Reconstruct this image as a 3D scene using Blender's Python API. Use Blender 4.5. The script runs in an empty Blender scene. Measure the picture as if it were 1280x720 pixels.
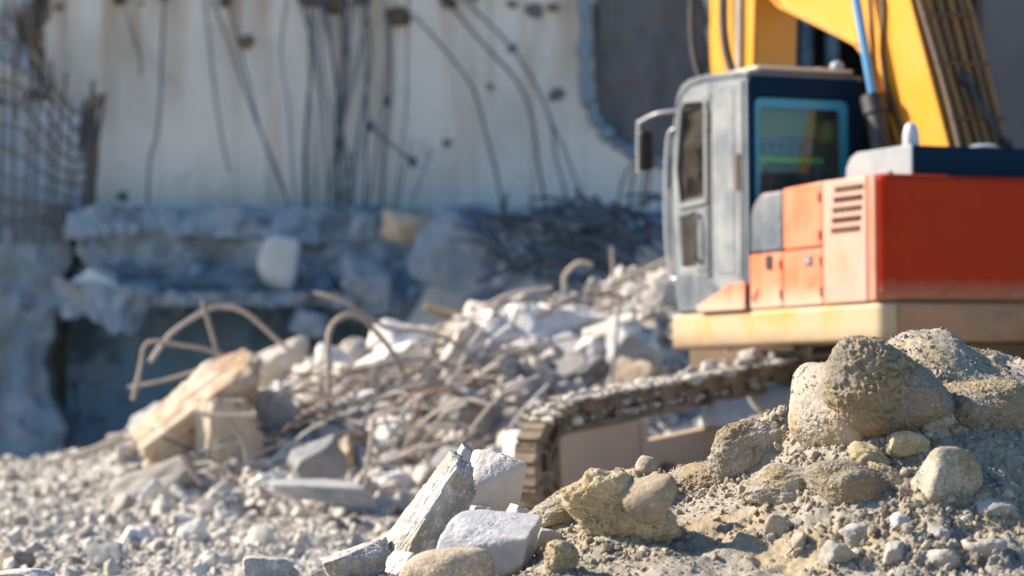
import bpy, bmesh, math, random
import numpy as np
from mathutils import Vector, Matrix, Euler
from mathutils.geometry import tessellate_polygon

random.seed(11)
RNG = np.random.default_rng(11)
scene = bpy.context.scene
COL = scene.collection
F = 100.0 / 36.0 * 1280.0          # focal length in photo pixels (100 mm lens)
HZ, CAMH = 430.0, 1.2              # height of the horizon in the photo, eye height


def at(px, py, Y):
    """point at distance Y along a sight line of the photograph"""
    return Vector(((px - 640) * Y / F, Y, CAMH - (py - HZ) * Y / F))


# ------------------------------------------------------------------ noise
def _h(ix, iy, iz, seed):
    n = (ix * 374761393 + iy * 668265263 + iz * 2147483647 + seed * 1274126177) & 0xFFFFFFFF
    n = ((n ^ (n >> 13)) * 1274126177) & 0xFFFFFFFF
    n = ((n ^ (n >> 16)) * 2246822519) & 0xFFFFFFFF
    return ((n ^ (n >> 15)) & 0xFFFF).astype(np.float64) / 32767.5 - 1.0


def vnoise(P, seed=0):
    P = np.asarray(P, dtype=np.float64)
    i = np.floor(P).astype(np.int64)
    f = P - i
    f = f * f * f * (f * (f * 6 - 15) + 10)
    r = 0
    for dx in (0, 1):
        wx = f[:, 0] if dx else 1 - f[:, 0]
        for dy in (0, 1):
            wy = f[:, 1] if dy else 1 - f[:, 1]
            for dz in (0, 1):
                wz = f[:, 2] if dz else 1 - f[:, 2]
                r = r + wx * wy * wz * _h(i[:, 0] + dx, i[:, 1] + dy, i[:, 2] + dz, seed)
    return r


def fbm(P, octv=4, seed=0, gain=0.5, lac=2.03):
    P = np.asarray(P, dtype=np.float64)
    a, s, t = 1.0, 0, 0
    for o in range(octv):
        s = s + a * vnoise(P * lac ** o + 17.3 * o, seed + o)
        t += a
        a *= gain
    return s / t


def sstep(x):
    x = np.clip(x, 0, 1)
    return x * x * (3 - 2 * x)


# ------------------------------------------------------------------ tagging
def tag(o, label=None, cat=None, group=None, kind=None):
    if label: o['label'] = label
    if cat: o['category'] = cat
    if group: o['group'] = group
    if kind or cat: o['kind'] = kind or 'thing'
    return o


def empty(name, loc):
    o = bpy.data.objects.new(name, None)
    o.location = loc
    o.empty_display_size = 0.2
    COL.objects.link(o)
    return o


def link(name, me, parent=None, loc=None):
    o = bpy.data.objects.new(name, me)
    COL.objects.link(o)
    if parent is not None:
        o.parent = parent
    if loc is not None:
        o.location = loc
    return o


def wloc(o):
    v = Vector((0, 0, 0))
    while o is not None:
        v += o.location
        o = o.parent
    return v


def np_mesh(name, V, Fc, mat, smooth=True, angle=None):
    """triangle / quad mesh straight from numpy arrays"""
    me = bpy.data.meshes.new(name)
    V = np.asarray(V, dtype=np.float32)
    Fc = np.asarray(Fc, dtype=np.int32)
    k = Fc.shape[1]
    me.vertices.add(len(V))
    me.vertices.foreach_set('co', V.ravel())
    me.loops.add(Fc.size)
    me.loops.foreach_set('vertex_index', Fc.ravel())
    me.polygons.add(len(Fc))
    me.polygons.foreach_set('loop_start', np.arange(len(Fc), dtype=np.int32) * k)
    me.update(calc_edges=True)
    me.polygons.foreach_set('use_smooth', np.full(len(Fc), smooth))
    if angle and smooth:
        me.set_sharp_from_angle(angle=math.radians(angle))
    me.materials.append(mat)
    me.update()
    return me


class MB:
    """collects pieces of ONE part and links them as one mesh object"""
    def __init__(self, xf=None):
        self.V, self.F, self.xf = [], [], xf

    def add(self, vs, fs):
        n = len(self.V)
        self.V += [tuple(v) for v in vs]
        self.F += [tuple(i + n for i in f) for f in fs]
        return self

    def box(self, lo, hi, m=None):
        x0, y0, z0 = lo; x1, y1, z1 = hi
        vs = [Vector(p) for p in ((x0, y0, z0), (x1, y0, z0), (x1, y1, z0), (x0, y1, z0),
                                  (x0, y0, z1), (x1, y0, z1), (x1, y1, z1), (x0, y1, z1))]
        if m is not None: vs = [m @ v for v in vs]
        return self.add(vs, [(0, 3, 2, 1), (4, 5, 6, 7), (0, 1, 5, 4), (1, 2, 6, 5), (2, 3, 7, 6), (3, 0, 4, 7)])

    def prism(self, poly, place, d0, d1, holes=()):
        """poly: 2D outline, place(a, b, d) -> point"""
        loops = [list(poly)] + [list(h) for h in holes]
        tris = tessellate_polygon([[Vector((p[0], p[1], 0)) for p in l] for l in loops])
        flat = [p for l in loops for p in l]
        n = len(flat)
        vs = [place(p[0], p[1], d0) for p in flat] + [place(p[0], p[1], d1) for p in flat]
        fs = [tuple(t) for t in tris] + [tuple(i + n for i in reversed(t)) for t in tris]
        k = 0
        for l in loops:
            m = len(l)
            for i in range(m):
                a, b = k + i, k + (i + 1) % m
                fs.append((a, b, b + n, a + n))
            k += m
        return self.add(vs, fs)

    def tube(self, pts, r, seg=8, smooth=True, step=6, r1=None, wob=0.0):
        P = spline(pts, step) if smooth and len(pts) > 2 else [Vector(p) for p in pts]
        n = len(P)
        vs, fs = [], []
        t = (P[1] - P[0]).normalized()
        up = Vector((0, 0, 1)) if abs(t.z) < 0.9 else Vector((1, 0, 0))
        u = t.cross(up).normalized()
        for i, p in enumerate(P):
            t = (P[min(i + 1, n - 1)] - P[max(i - 1, 0)]).normalized()
            u = (u - t * u.dot(t)).normalized()
            v = t.cross(u)
            rr = r if r1 is None else r + (r1 - r) * i / (n - 1)
            if wob: rr *= 1 + wob * random.uniform(-1, 1)
            for k in range(seg):
                a = 2 * math.pi * k / seg
                vs.append(p + (u * math.cos(a) + v * math.sin(a)) * rr)
        for i in range(n - 1):
            for k in range(seg):
                a, b = i * seg + k, i * seg + (k + 1) % seg
                fs.append((a, b, b + seg, a + seg))
        fs.append(tuple(reversed(range(seg))))
        fs.append(tuple(range((n - 1) * seg, n * seg)))
        return self.add(vs, fs)

    def cyl(self, p0, p1, r0, r1=None, seg=24):
        return self.tube([p0, p1], r0, seg, False, r1=r1)

    def lathe(self, prof, c, axis=Vector((0, 0, 1)), seg=24):
        q = Vector((0, 0, 1)).rotation_difference(axis)
        vs, fs = [], []
        for (r, z) in prof:
            for k in range(seg):
                a = 2 * math.pi * k / seg
                vs.append(Vector(c) + q @ Vector((max(r, 1e-4) * math.cos(a), max(r, 1e-4) * math.sin(a), z)))
        for i in range(len(prof) - 1):
            for k in range(seg):
                a, b = i * seg + k, i * seg + (k + 1) % seg
                fs.append((a, b, b + seg, a + seg))
        fs.append(tuple(reversed(range(seg))))
        fs.append(tuple(range((len(prof) - 1) * seg, len(prof) * seg)))
        return self.add(vs, fs)

    def build(self, name, mat, parent=None, bevel=0.0, seg=2, angle=35, label=None):
        vs = [Vector(v) for v in self.V]
        if self.xf: vs = [self.xf(v) for v in vs]
        if parent is not None:
            base = wloc(parent)
            loc = None
        else:
            base = sum(vs, Vector()) / max(len(vs), 1)
            loc = base
        vs = [v - base for v in vs]
        me = bpy.data.meshes.new(name)
        me.from_pydata(vs, [], self.F)
        bm = bmesh.new(); bm.from_mesh(me)
        bmesh.ops.remove_doubles(bm, verts=bm.verts, dist=1e-5)
        bmesh.ops.recalc_face_normals(bm, faces=bm.faces)
        if bevel:
            bmesh.ops.dissolve_limit(bm, angle_limit=0.01, verts=bm.verts, edges=bm.edges)
        bm.to_mesh(me); bm.free()
        me.polygons.foreach_set('use_smooth', np.ones(len(me.polygons), dtype=bool))
        me.set_sharp_from_angle(angle=math.radians(angle))
        me.materials.append(mat)
        o = link(name, me, parent, loc)
        if bevel:
            b = o.modifiers.new('bevel', 'BEVEL')
            b.width = bevel; b.segments = seg; b.limit_method = 'ANGLE'; b.angle_limit = math.radians(30)
            b.harden_normals = False
        if label: o['label'] = label
        return o


def spline(pts, step=6):
    P = [Vector(p) for p in pts]
    out = []
    for i in range(len(P) - 1):
        p0, p1, p2, p3 = P[max(i - 1, 0)], P[i], P[i + 1], P[min(i + 2, len(P) - 1)]
        for k in range(step):
            t = k / step
            out.append(0.5 * ((2 * p1) + (p2 - p0) * t + (2 * p0 - 5 * p1 + 4 * p2 - p3) * t * t
                              + (3 * p1 - p0 - 3 * p2 + p3) * t ** 3))
    out.append(P[-1])
    return out


# ------------------------------------------------------------------ materials
def nt(name):
    m = bpy.data.materials.new(name)
    m.use_nodes = True
    t = m.node_tree
    b = t.nodes['Principled BSDF']
    return m, t, b


def N(t, kind, **kw):
    n = t.nodes.new(kind)
    for k, v in kw.items():
        if k in n.inputs: n.inputs[k].default_value = v
        else: setattr(n, k, v)
    return n


def noise(t, vec, scale, detail=6.0, rough=0.6, dist=0.0):
    n = N(t, 'ShaderNodeTexNoise')
    n.inputs['Scale'].default_value = scale
    n.inputs['Detail'].default_value = detail
    n.inputs['Roughness'].default_value = rough
    n.inputs['Distortion'].default_value = dist
    t.links.new(vec, n.inputs['Vector'])
    return n.outputs['Fac']


def ramp(t, fac, stops):
    r = N(t, 'ShaderNodeValToRGB')
    e = r.color_ramp.elements
    while len(e) < len(stops): e.new(0.5)
    for el, (p, c) in zip(e, stops):
        el.position = p
        el.color = (*c, 1) if not isinstance(c, (int, float)) else (c, c, c, 1)
    t.links.new(fac, r.inputs['Fac'])
    return r.outputs['Color']


def mix(t, fac, a, b, mode='MIX'):
    n = N(t, 'ShaderNodeMix', data_type='RGBA', blend_type=mode)
    if isinstance(fac, float): n.inputs[0].default_value = fac
    else: t.links.new(fac, n.inputs[0])
    for v, i in ((a, 6), (b, 7)):
        if isinstance(v, tuple): n.inputs[i].default_value = (*v, 1)
        else: t.links.new(v, n.inputs[i])
    return n.outputs[2]


def bump(t, b, h, strength, dist=0.02, prev=None):
    n = N(t, 'ShaderNodeBump')
    n.inputs['Strength'].default_value = strength
    n.inputs['Distance'].default_value = dist
    t.links.new(h, n.inputs['Height'])
    if prev is not None: t.links.new(prev, n.inputs['Normal'])
    t.links.new(n.outputs['Normal'], b.inputs['Normal'])
    return n.outputs['Normal']


def stone(name, cols, scale=4.0, rough=0.9, bs=30.0, bstr=0.6, bd=0.01, grain=None, gscale=120.0, var=0.25, patch=None, pscale=2.0, dusty=None, island=0.0):
    m, t, b = nt(name)
    tc = N(t, 'ShaderNodeTexCoord').outputs['Object']
    oi = N(t, 'ShaderNodeObjectInfo')
    add = N(t, 'ShaderNodeVectorMath', operation='ADD')
    t.links.new(tc, add.inputs[0])
    sc = N(t, 'ShaderNodeVectorMath', operation='SCALE'); sc.inputs['Scale'].default_value = 37.0
    cmb = N(t, 'ShaderNodeCombineXYZ')
    for k in range(3): t.links.new(oi.outputs['Random'], cmb.inputs[k])
    t.links.new(cmb.outputs[0], sc.inputs[0]); t.links.new(sc.outputs[0], add.inputs[1])
    v = add.outputs[0]
    k = len(cols)
    c = ramp(t, noise(t, v, scale, 8, 0.65), [(0.3 + 0.4 * i / max(k - 1, 1), cc) for i, cc in enumerate(cols)])
    if patch:
        c = mix(t, ramp(t, noise(t, v, pscale, 6, 0.6, 0.4), [(0.48, 0.0), (0.58, 1.0)]), c, patch)
    if grain:
        c = mix(t, ramp(t, noise(t, v, gscale, 2, 0.7), [(0.52, 0.0), (0.66, 0.5)]), c, grain)
        c = mix(t, ramp(t, noise(t, v, gscale * 0.7, 2, 0.7), [(0.34, 0.4), (0.44, 0.0)]), c, tuple(min(1, x * 1.6) for x in cols[-1]))
    if dusty:
        g = N(t, 'ShaderNodeNewGeometry')
        sx = N(t, 'ShaderNodeSeparateXYZ'); t.links.new(g.outputs['Normal'], sx.inputs[0])
        ad = N(t, 'ShaderNodeMath', operation='MULTIPLY_ADD'); ad.inputs[1].default_value = 0.9
        t.links.new(noise(t, v, 6, 6, 0.7), ad.inputs[0]); t.links.new(sx.outputs['Z'], ad.inputs[2])
        c = mix(t, ramp(t, ad.outputs[0], [(0.75, 0.0), (1.05, 0.85)]), c, dusty)
    hv = N(t, 'ShaderNodeHueSaturation')
    mr = N(t, 'ShaderNodeMapRange'); mr.inputs['To Min'].default_value = 1 - var; mr.inputs['To Max'].default_value = 1 + var
    t.links.new(oi.outputs['Random'], mr.inputs['Value']); t.links.new(mr.outputs[0], hv.inputs['Value'])
    if island:
        gi = N(t, 'ShaderNodeNewGeometry')
        c = mix(t, 1.0, c, ramp(t, gi.outputs['Random Per Island'], [(0.0, (1 - island, 1 - island * 1.05, 1 - island * 1.1)), (0.6, (0.9, 0.89, 0.87)), (1.0, (1.0, 0.98, 0.95))]), 'MULTIPLY')
    t.links.new(c, hv.inputs['Color']); t.links.new(hv.outputs[0], b.inputs['Base Color'])
    b.inputs['Roughness'].default_value = rough
    b.inputs['Specular IOR Level'].default_value = 0.3
    n1 = bump(t, b, noise(t, v, bs, 6, 0.7), bstr, bd)
    bump(t, b, noise(t, v, bs * 5, 3, 0.7), bstr * 0.7, bd * 0.25, n1)
    return m


def paint(name, rgb, dust=(0.45, 0.38, 0.3), amt=0.4, rough=0.45, scale=2.5, patch=None, pscale=1.5, pth=0.55, streak=0.0, metal=0.0, spec=0.5, low=None):
    m, t, b = nt(name)
    tc = N(t, 'ShaderNodeTexCoord').outputs['Object']
    c = mix(t, ramp(t, noise(t, tc, scale * 3, 8, 0.7), [(0.3, 0.0), (0.75, 0.35)]), rgb, tuple(x * 0.75 for x in rgb))
    if patch:
        c = mix(t, ramp(t, noise(t, tc, pscale, 8, 0.65, 0.3), [(pth, 0.0), (pth + 0.12, 1.0)]), c, patch)
    d = ramp(t, noise(t, tc, scale, 10, 0.7, 0.2), [(0.38, 0.0), (0.72, amt)])
    c = mix(t, d, c, dust)
    if streak:
        mp = N(t, 'ShaderNodeMapping'); mp.inputs['Scale'].default_value = (14, 14, 0.8)
        t.links.new(tc, mp.inputs['Vector'])
        c = mix(t, ramp(t, noise(t, mp.outputs[0], 1.0, 5, 0.6), [(0.5, 0.0), (0.75, streak)]), c, dust)
    if low:
        sx = N(t, 'ShaderNodeSeparateXYZ'); t.links.new(tc, sx.inputs[0])
        ad = N(t, 'ShaderNodeMath', operation='MULTIPLY_ADD'); ad.inputs[1].default_value = low[3]
        t.links.new(noise(t, tc, 5, 8, 0.7), ad.inputs[0]); t.links.new(sx.outputs['Z'], ad.inputs[2])
        mr = N(t, 'ShaderNodeMapRange'); mr.inputs['From Min'].default_value = low[1] + low[3] * .5; mr.inputs['From Max'].default_value = low[0] + low[3] * .5; mr.inputs['To Max'].default_value = 0.85
        t.links.new(ad.outputs[0], mr.inputs['Value'])
        c = mix(t, mr.outputs[0], c, low[2])
    # scuffs and chips
    c = mix(t, ramp(t, noise(t, tc, 45, 4, 0.75), [(0.66, 0.0), (0.72, 0.5)]), c, tuple(x * 0.4 for x in dust))
    t.links.new(c, b.inputs['Base Color'])
    rr = N(t, 'ShaderNodeMapRange'); rr.inputs['To Min'].default_value = rough; rr.inputs['To Max'].default_value = min(1, rough + 0.35)
    t.links.new(d, rr.inputs['Value']); t.links.new(rr.outputs[0], b.inputs['Roughness'])
    b.inputs['Metallic'].default_value = metal
    b.inputs['Specular IOR Level'].default_value = spec
    bump(t, b, noise(t, tc, 30, 5, 0.6), 0.12, 0.004)
    return m


def plaster(name, base, stain, drip, crack, k=0.0, rust=None):
    m, t, b = nt(name)
    tc = N(t, 'ShaderNodeTexCoord').outputs['Object']
    c = ramp(t, noise(t, tc, 0.35, 8, 0.62, 0.3), [(0.3, tuple(x * 0.78 for x in base)), (0.5, base), (0.7, tuple(min(1, x * 1.12) for x in base))])
    mp = N(t, 'ShaderNodeMapping'); mp.inputs['Scale'].default_value = (3.2, 3.2, 0.22)
    t.links.new(tc, mp.inputs['Vector'])
    c = mix(t, ramp(t, noise(t, mp.outputs[0], 1.0, 6, 0.6), [(0.5, 0.0), (0.72, 0.75)]), c, drip)
    c = mix(t, ramp(t, noise(t, tc, 0.9, 9, 0.7, 0.5), [(0.55 - .08 * k, 0.0), (0.7 - .1 * k, 0.55 + .4 * k)]), c, stain)
    c = mix(t, ramp(t, noise(t, tc, 5.0, 8, 0.75), [(0.6 - .08 * k, 0.0), (0.68 - .06 * k, 0.5 + .4 * k)]), c, crack)
    if k: c = mix(t, ramp(t, noise(t, tc, 1.8, 8, 0.75, 0.6), [(0.52, 0.0), (0.6, 0.85 * k)]), c, tuple(x * 0.3 for x in base))
    if rust:
        sx = N(t, 'ShaderNodeSeparateXYZ'); t.links.new(tc, sx.inputs[0])
        mr = N(t, 'ShaderNodeMapRange'); mr.inputs['From Min'].default_value = rust[0]; mr.inputs['From Max'].default_value = rust[1]
        t.links.new(sx.outputs['Z'], mr.inputs['Value'])
        mp2 = N(t, 'ShaderNodeMapping'); mp2.inputs['Scale'].default_value = (2.3, 2.3, 0.3); mp2.inputs['Location'].default_value = (3, 1, 0)
        t.links.new(tc, mp2.inputs['Vector'])
        mu = N(t, 'ShaderNodeMath', operation='MULTIPLY')
        t.links.new(ramp(t, noise(t, mp2.outputs[0], 1.0, 6, 0.62), [(0.44, 0.0), (0.62, 0.85)]), mu.inputs[0]); t.links.new(mr.outputs[0], mu.inputs[1])
        c = mix(t, mu.outputs[0], c, rust[2])
    t.links.new(c, b.inputs['Base Color'])
    b.inputs['Roughness'].default_value = 0.92
    b.inputs['Specular IOR Level'].default_value = 0.2
    bump(t, b, noise(t, tc, 3.0, 10, 0.7), 0.7, 0.06)
    return m


def glass(name, tint, gloss=0.06):
    m, t, b = nt(name)
    t.nodes.remove(b)
    tr = N(t, 'ShaderNodeBsdfTransparent'); tr.inputs[0].default_value = (*tint, 1)
    gl = N(t, 'ShaderNodeBsdfGlossy'); gl.inputs['Roughness'].default_value = 0.04
    di = N(t, 'ShaderNodeBsdfDiffuse'); di.inputs[0].default_value = (0.45, 0.4, 0.33, 1)
    fr = N(t, 'ShaderNodeFresnel'); fr.inputs[0].default_value = 1.38
    tc = N(t, 'ShaderNodeTexCoord').outputs['Object']
    m1 = N(t, 'ShaderNodeMixShader'); m2 = N(t, 'ShaderNodeMixShader')
    t.links.new(ramp(t, noise(t, tc, 4, 8, 0.7), [(0.4, 0.02), (0.75, gloss * 4)]), m1.inputs[0])
    t.links.new(tr.outputs[0], m1.inputs[1]); t.links.new(di.outputs[0], m1.inputs[2])
    t.links.new(fr.outputs[0], m2.inputs[0])
    t.links.new(m1.outputs[0], m2.inputs[1]); t.links.new(gl.outputs[0], m2.inputs[2])
    t.links.new(m2.outputs[0], t.nodes['Material Output'].inputs['Surface'])
    return m


M = {}
M['ground'] = stone('rubble_ground', [(0.38, 0.35, 0.31), (0.53, 0.5, 0.45), (0.63, 0.6, 0.55)], 1.6, 0.95, 14, 0.9, 0.03, var=0.0)
M['sand'] = stone('grey_sand', [(0.25, 0.22, 0.175), (0.335, 0.298, 0.24), (0.41, 0.365, 0.3)], 2.2, 0.95, 45, 0.8, 0.012, grain=(0.1, 0.09, 0.08), gscale=170, var=0.0, patch=(0.36, 0.285, 0.175), pscale=2.6)
M['gravel'] = stone('pale_gravel', [(0.33, 0.3, 0.26), (0.54, 0.5, 0.44), (0.72, 0.68, 0.62)], 12, 0.9, 30, 0.5, 0.01, var=0.0, island=0.42)
M['grit'] = stone('sand_grit', [(0.19, 0.155, 0.115), (0.34, 0.29, 0.225), (0.48, 0.425, 0.345)], 14, 0.9, 60, 0.4, 0.004, var=0.0, island=0.5)
M['chunk'] = stone('broken_concrete', [(0.34, 0.3, 0.26), (0.44, 0.4, 0.35), (0.54, 0.5, 0.44)], 3, 0.9, 18, 0.7, 0.015, var=0.32)
M['greychunk'] = stone('grey_concrete', [(0.24, 0.24, 0.24), (0.34, 0.34, 0.335), (0.43, 0.43, 0.42)], 3, 0.9, 18, 0.7, 0.015, var=0.3)
M['ledgestone'] = stone('blue_shade_concrete', [(0.12, 0.15, 0.19), (0.2, 0.235, 0.275), (0.33, 0.36, 0.39)], 2, 0.9, 10, 0.8, 0.03, var=0.3)  # blue of the shade by the wall is in the base colour
M['whitechunk'] = stone('white_plaster_chunk', [(0.55, 0.52, 0.47), (0.66, 0.63, 0.58), (0.74, 0.71, 0.67)], 3, 0.85, 18, 0.5, 0.012, var=0.12)
M['slabtan'] = stone('tan_concrete', [(0.42, 0.34, 0.25), (0.5, 0.42, 0.32), (0.56, 0.48, 0.38)], 3, 0.9, 16, 0.8, 0.02, var=0.0, patch=(0.36, 0.25, 0.16), pscale=3)
M['boulder'] = stone('smooth_boulder', [(0.29, 0.25, 0.19), (0.37, 0.33, 0.27), (0.44, 0.4, 0.34)], 5, 0.88, 60, 0.5, 0.006, grain=(0.19, 0.16, 0.12), gscale=110, var=0.0, patch=(0.36, 0.27, 0.16), pscale=5, dusty=(0.27, 0.24, 0.2))
M['lumpy'] = stone('lumpy_conglomerate', [(0.33, 0.28, 0.2), (0.43, 0.38, 0.3), (0.53, 0.49, 0.42)], 9, 0.95, 70, 1.0, 0.012, grain=(0.16, 0.13, 0.1), gscale=130, var=0.1, patch=(0.33, 0.25, 0.14), pscale=7)
M['crust'] = stone('crusted_sand', [(0.23, 0.2, 0.155), (0.32, 0.282, 0.222), (0.4, 0.355, 0.285)], 5, 0.95, 60, 1.0, 0.014, grain=(0.12, 0.1, 0.085), gscale=150, var=0.05, patch=(0.35, 0.265, 0.15), pscale=5)
M['clay'] = stone('yellow_clay', [(0.36, 0.26, 0.14), (0.5, 0.39, 0.23), (0.6, 0.5, 0.35)], 9, 0.95, 70, 1.0, 0.012, grain=(0.2, 0.14, 0.08), gscale=130, var=0.12)
M['pebble'] = stone('smooth_pebble', [(0.29, 0.215, 0.14), (0.39, 0.305, 0.21), (0.46, 0.38, 0.28)], 14, 0.85, 60, 0.7, 0.007, grain=(0.2, 0.15, 0.1), gscale=110, var=0.25, patch=(0.33, 0.28, 0.21), pscale=9)
M['greystone'] = stone('grey_stone', [(0.23, 0.215, 0.19), (0.32, 0.3, 0.27), (0.4, 0.38, 0.345)], 6, 0.8, 50, 0.5, 0.006, grain=(0.22, 0.19, 0.16), gscale=120, var=0.15, patch=(0.36, 0.3, 0.22), pscale=5)
M['marble'] = stone('split_white_stone', [(0.36, 0.335, 0.3), (0.52, 0.5, 0.465), (0.64, 0.62, 0.59)], 9, 0.8, 40, 1.0, 0.014, grain=(0.3, 0.27, 0.23), gscale=45, var=0.06, patch=(0.42, 0.36, 0.29), pscale=7)
M['bluestone'] = stone('split_grey_stone', [(0.29, 0.29, 0.3), (0.36, 0.365, 0.38), (0.44, 0.445, 0.46)], 4, 0.6, 40, 0.35, 0.006, var=0.08, patch=(0.38, 0.36, 0.34), pscale=6)
M['beigestone'] = stone('beige_sawn_stone', [(0.40, 0.36, 0.33), (0.47, 0.43, 0.4), (0.53, 0.5, 0.47)], 5, 0.75, 45, 0.4, 0.006, var=0.0)
M['granite'] = stone('speckled_granite', [(0.32, 0.25, 0.17), (0.42, 0.34, 0.25), (0.5, 0.43, 0.34)], 12, 0.85, 80, 0.8, 0.008, grain=(0.12, 0.1, 0.08), gscale=95, var=0.0)
M['meshbar'] = stone('rusty_mesh_bar', [(0.06, 0.055, 0.055), (0.1, 0.085, 0.075), (0.15, 0.12, 0.1)], 2, 0.85, 20, 0.4, 0.01, var=0.2)
M['rebar'] = stone('dusty_rebar', [(0.26, 0.21, 0.16), (0.36, 0.3, 0.25), (0.44, 0.38, 0.32)], 4, 0.8, 25, 0.4, 0.01, var=0.3)
M['darkrebar'] = stone('dark_rebar', [(0.05, 0.065, 0.085), (0.075, 0.095, 0.12), (0.12, 0.135, 0.155)], 3, 0.75, 20, 0.4, 0.01, var=0.3)  # bluish base colour carries the blue shade at the wall
M['rustbar'] = stone('rusty_bar', [(0.14, 0.09, 0.06), (0.2, 0.13, 0.08), (0.26, 0.19, 0.13)], 2, 0.85, 20, 0.4, 0.01, var=0.2)
M['wall'] = plaster('weathered_plaster', (0.74, 0.67, 0.58), (0.46, 0.41, 0.35), (0.46, 0.34, 0.23), (0.3, 0.28, 0.26), rust=(3.9, 6.2, (0.32, 0.2, 0.1)))
M['inner'] = plaster('bare_concrete', (0.155, 0.145, 0.14), (0.11, 0.1, 0.095), (0.12, 0.1, 0.09), (0.2, 0.19, 0.18))
M['ledge'] = plaster('broken_ledge', (0.29, 0.345, 0.395), (0.16, 0.2, 0.24), (0.2, 0.2, 0.21), (0.5, 0.53, 0.56), k=.8)  # blue shade on the ledge is put into its base colour
M['pale_masonry'] = plaster('pale_masonry', (0.62, 0.65, 0.68), (0.42, 0.46, 0.5), (0.3, 0.26, 0.24), (0.16, 0.16, 0.18), k=.35)
M['pier'] = plaster('pier_masonry', (0.23, 0.29, 0.34), (0.4, 0.43, 0.46), (0.2, 0.18, 0.17), (0.13, 0.14, 0.15), k=.6)  # darkened and blued in the base colour to imitate shade
M['dark'] = plaster('void_shade_dark', (0.03, 0.03, 0.032), (0.02, 0.02, 0.02), (0.04, 0.035, 0.03), (0.05, 0.05, 0.05))  # near-black colour stands in for the shade inside openings
M['void'] = plaster('cellar_wall', (0.13, 0.22, 0.3), (0.06, 0.09, 0.12), (0.07, 0.08, 0.09), (0.2, 0.23, 0.26), k=1.0)  # cellar's blue shade is painted into the walls

# excavator
M['red'] = paint('red_paint', (0.35, 0.02, 0.0015), (0.34, 0.055, 0.012), 0.5, 0.38, 1.6, streak=0.2, spec=0.1, low=(1.36, 1.52, (0.34, 0.2, 0.12), .16))
M['orange'] = paint('orange_paint', (0.66, 0.155, 0.055), (0.5, 0.33, 0.22), 0.5, 0.45, 3.0, streak=0.35, low=(1.36, 1.5, (0.5, 0.38, 0.28), .2))
M['faded'] = paint('faded_panel', (0.52, 0.28, 0.2), (0.5, 0.38, 0.3), 0.5, 0.45, 2.0, patch=(0.6, 0.22, 0.12), pscale=1.6, pth=0.53, streak=.3)
M['litcorner'] = paint('faded_sunlit_red', (0.5, 0.17, 0.1), (0.5, 0.34, 0.26), 0.6, 0.45, 3.0)  # pale red holds the sunlit corner's highlight in the paint
M['skirt'] = paint('cream_skirt', (0.48, 0.34, 0.19), (0.38, 0.3, 0.2), 0.6, 0.5, 2.5, patch=(0.56, 0.27, 0.04), pscale=1.6, pth=0.5, streak=0.45, low=(1.1, 1.2, (0.2, 0.14, 0.09), .12))
M['rustshade'] = paint('rusty_shaded_skirt', (0.34, 0.15, 0.07), (0.4, 0.28, 0.16), 0.5, 0.6, 2.5, patch=(0.16, 0.09, 0.05), pscale=2.0, pth=0.5)  # rust brown, with the rear skirt's shade in the colour
M['navy'] = paint('navy_paint', (0.001, 0.016, 0.04), (0.01, 0.035, 0.06), 0.2, 0.4, 2.0, spec=0.06)
M['silver'] = paint('dusty_grey_paint', (0.14, 0.165, 0.18), (0.36, 0.35, 0.33), 0.6, 0.42, 4.0, patch=(0.1, 0.12, 0.145), pscale=3.5, pth=0.5, streak=0.45, low=(1.1, 1.2, (0.2, 0.14, 0.09), .12))
M['bluegrey'] = paint('blue_grey_paint', (0.07, 0.09, 0.115), (0.36, 0.35, 0.33), 0.45, 0.42, 3.0, streak=0.3)
M['hoodgrey'] = paint('hood_grey', (0.24, 0.275, 0.295), (0.46, 0.45, 0.42), 0.4, 0.42, 3.0)
M['yellow'] = paint('yellow_paint', (0.69, 0.29, 0.009), (0.5, 0.33, 0.14), 0.3, 0.38, 1.5, streak=0.12)
M['ochre'] = paint('dusty_shaded_yellow', (0.3, 0.135, 0.028), (0.2, 0.11, 0.05), 0.6, 0.5, 2.0, streak=0.4)  # darker copy of the yellow: dust plus the boom back's shade
M['pale'] = paint('pale_dirty_trim', (0.6, 0.52, 0.42), (0.4, 0.33, 0.26), 0.5, 0.5, 4.0)
M['slate'] = paint('slate_paint', (0.06, 0.08, 0.105), (0.36, 0.35, 0.33), 0.45, 0.45, 4.0, streak=0.3)
M['black'] = paint('black_rubber', (0.02, 0.02, 0.021), (0.2, 0.17, 0.14), 0.25, 0.5, 5.0)
M['hose'] = paint('dusty_hose', (0.14, 0.075, 0.03), (0.32, 0.18, 0.08), 0.6, 0.55, 5.0)
M['steelblue'] = paint('blue_chrome', (0.1, 0.3, 0.5), (0.3, 0.35, 0.4), 0.1, 0.2, 3.0, spec=0.8)
M['tanblind'] = paint('tan_blind', (0.62, 0.4, 0.17), (0.5, 0.36, 0.2), 0.4, 0.7, 5.0)
M['teal'] = paint('teal_seal', (0.02, 0.27, 0.4), (0.1, 0.2, 0.24), 0.15, 0.35, 4.0)
M['green'] = paint('green_reflection', (0.38, 0.8, 0.05), (0.2, 0.3, 0.1), 0.2, 0.5, 4.0)  # green of a window reflection, put into paint
M['track'] = paint('dusty_steel_track', (0.1, 0.07, 0.045), (0.36, 0.28, 0.2), 0.7, 0.7, 5.0, spec=0.3)
M['frame'] = paint('track_frame_paint', (0.4, 0.29, 0.2), (0.46, 0.36, 0.26), 0.7, 0.65, 2.0)
M['chrome'] = paint('grey_metal', (0.5, 0.5, 0.5), (0.4, 0.38, 0.35), 0.3, 0.35, 5.0, spec=0.7)
M['slot'] = paint('dark_slot', (0.07, 0.012, 0.008), (0.2, 0.08, 0.05), 0.2, 0.6, 5.0)
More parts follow.
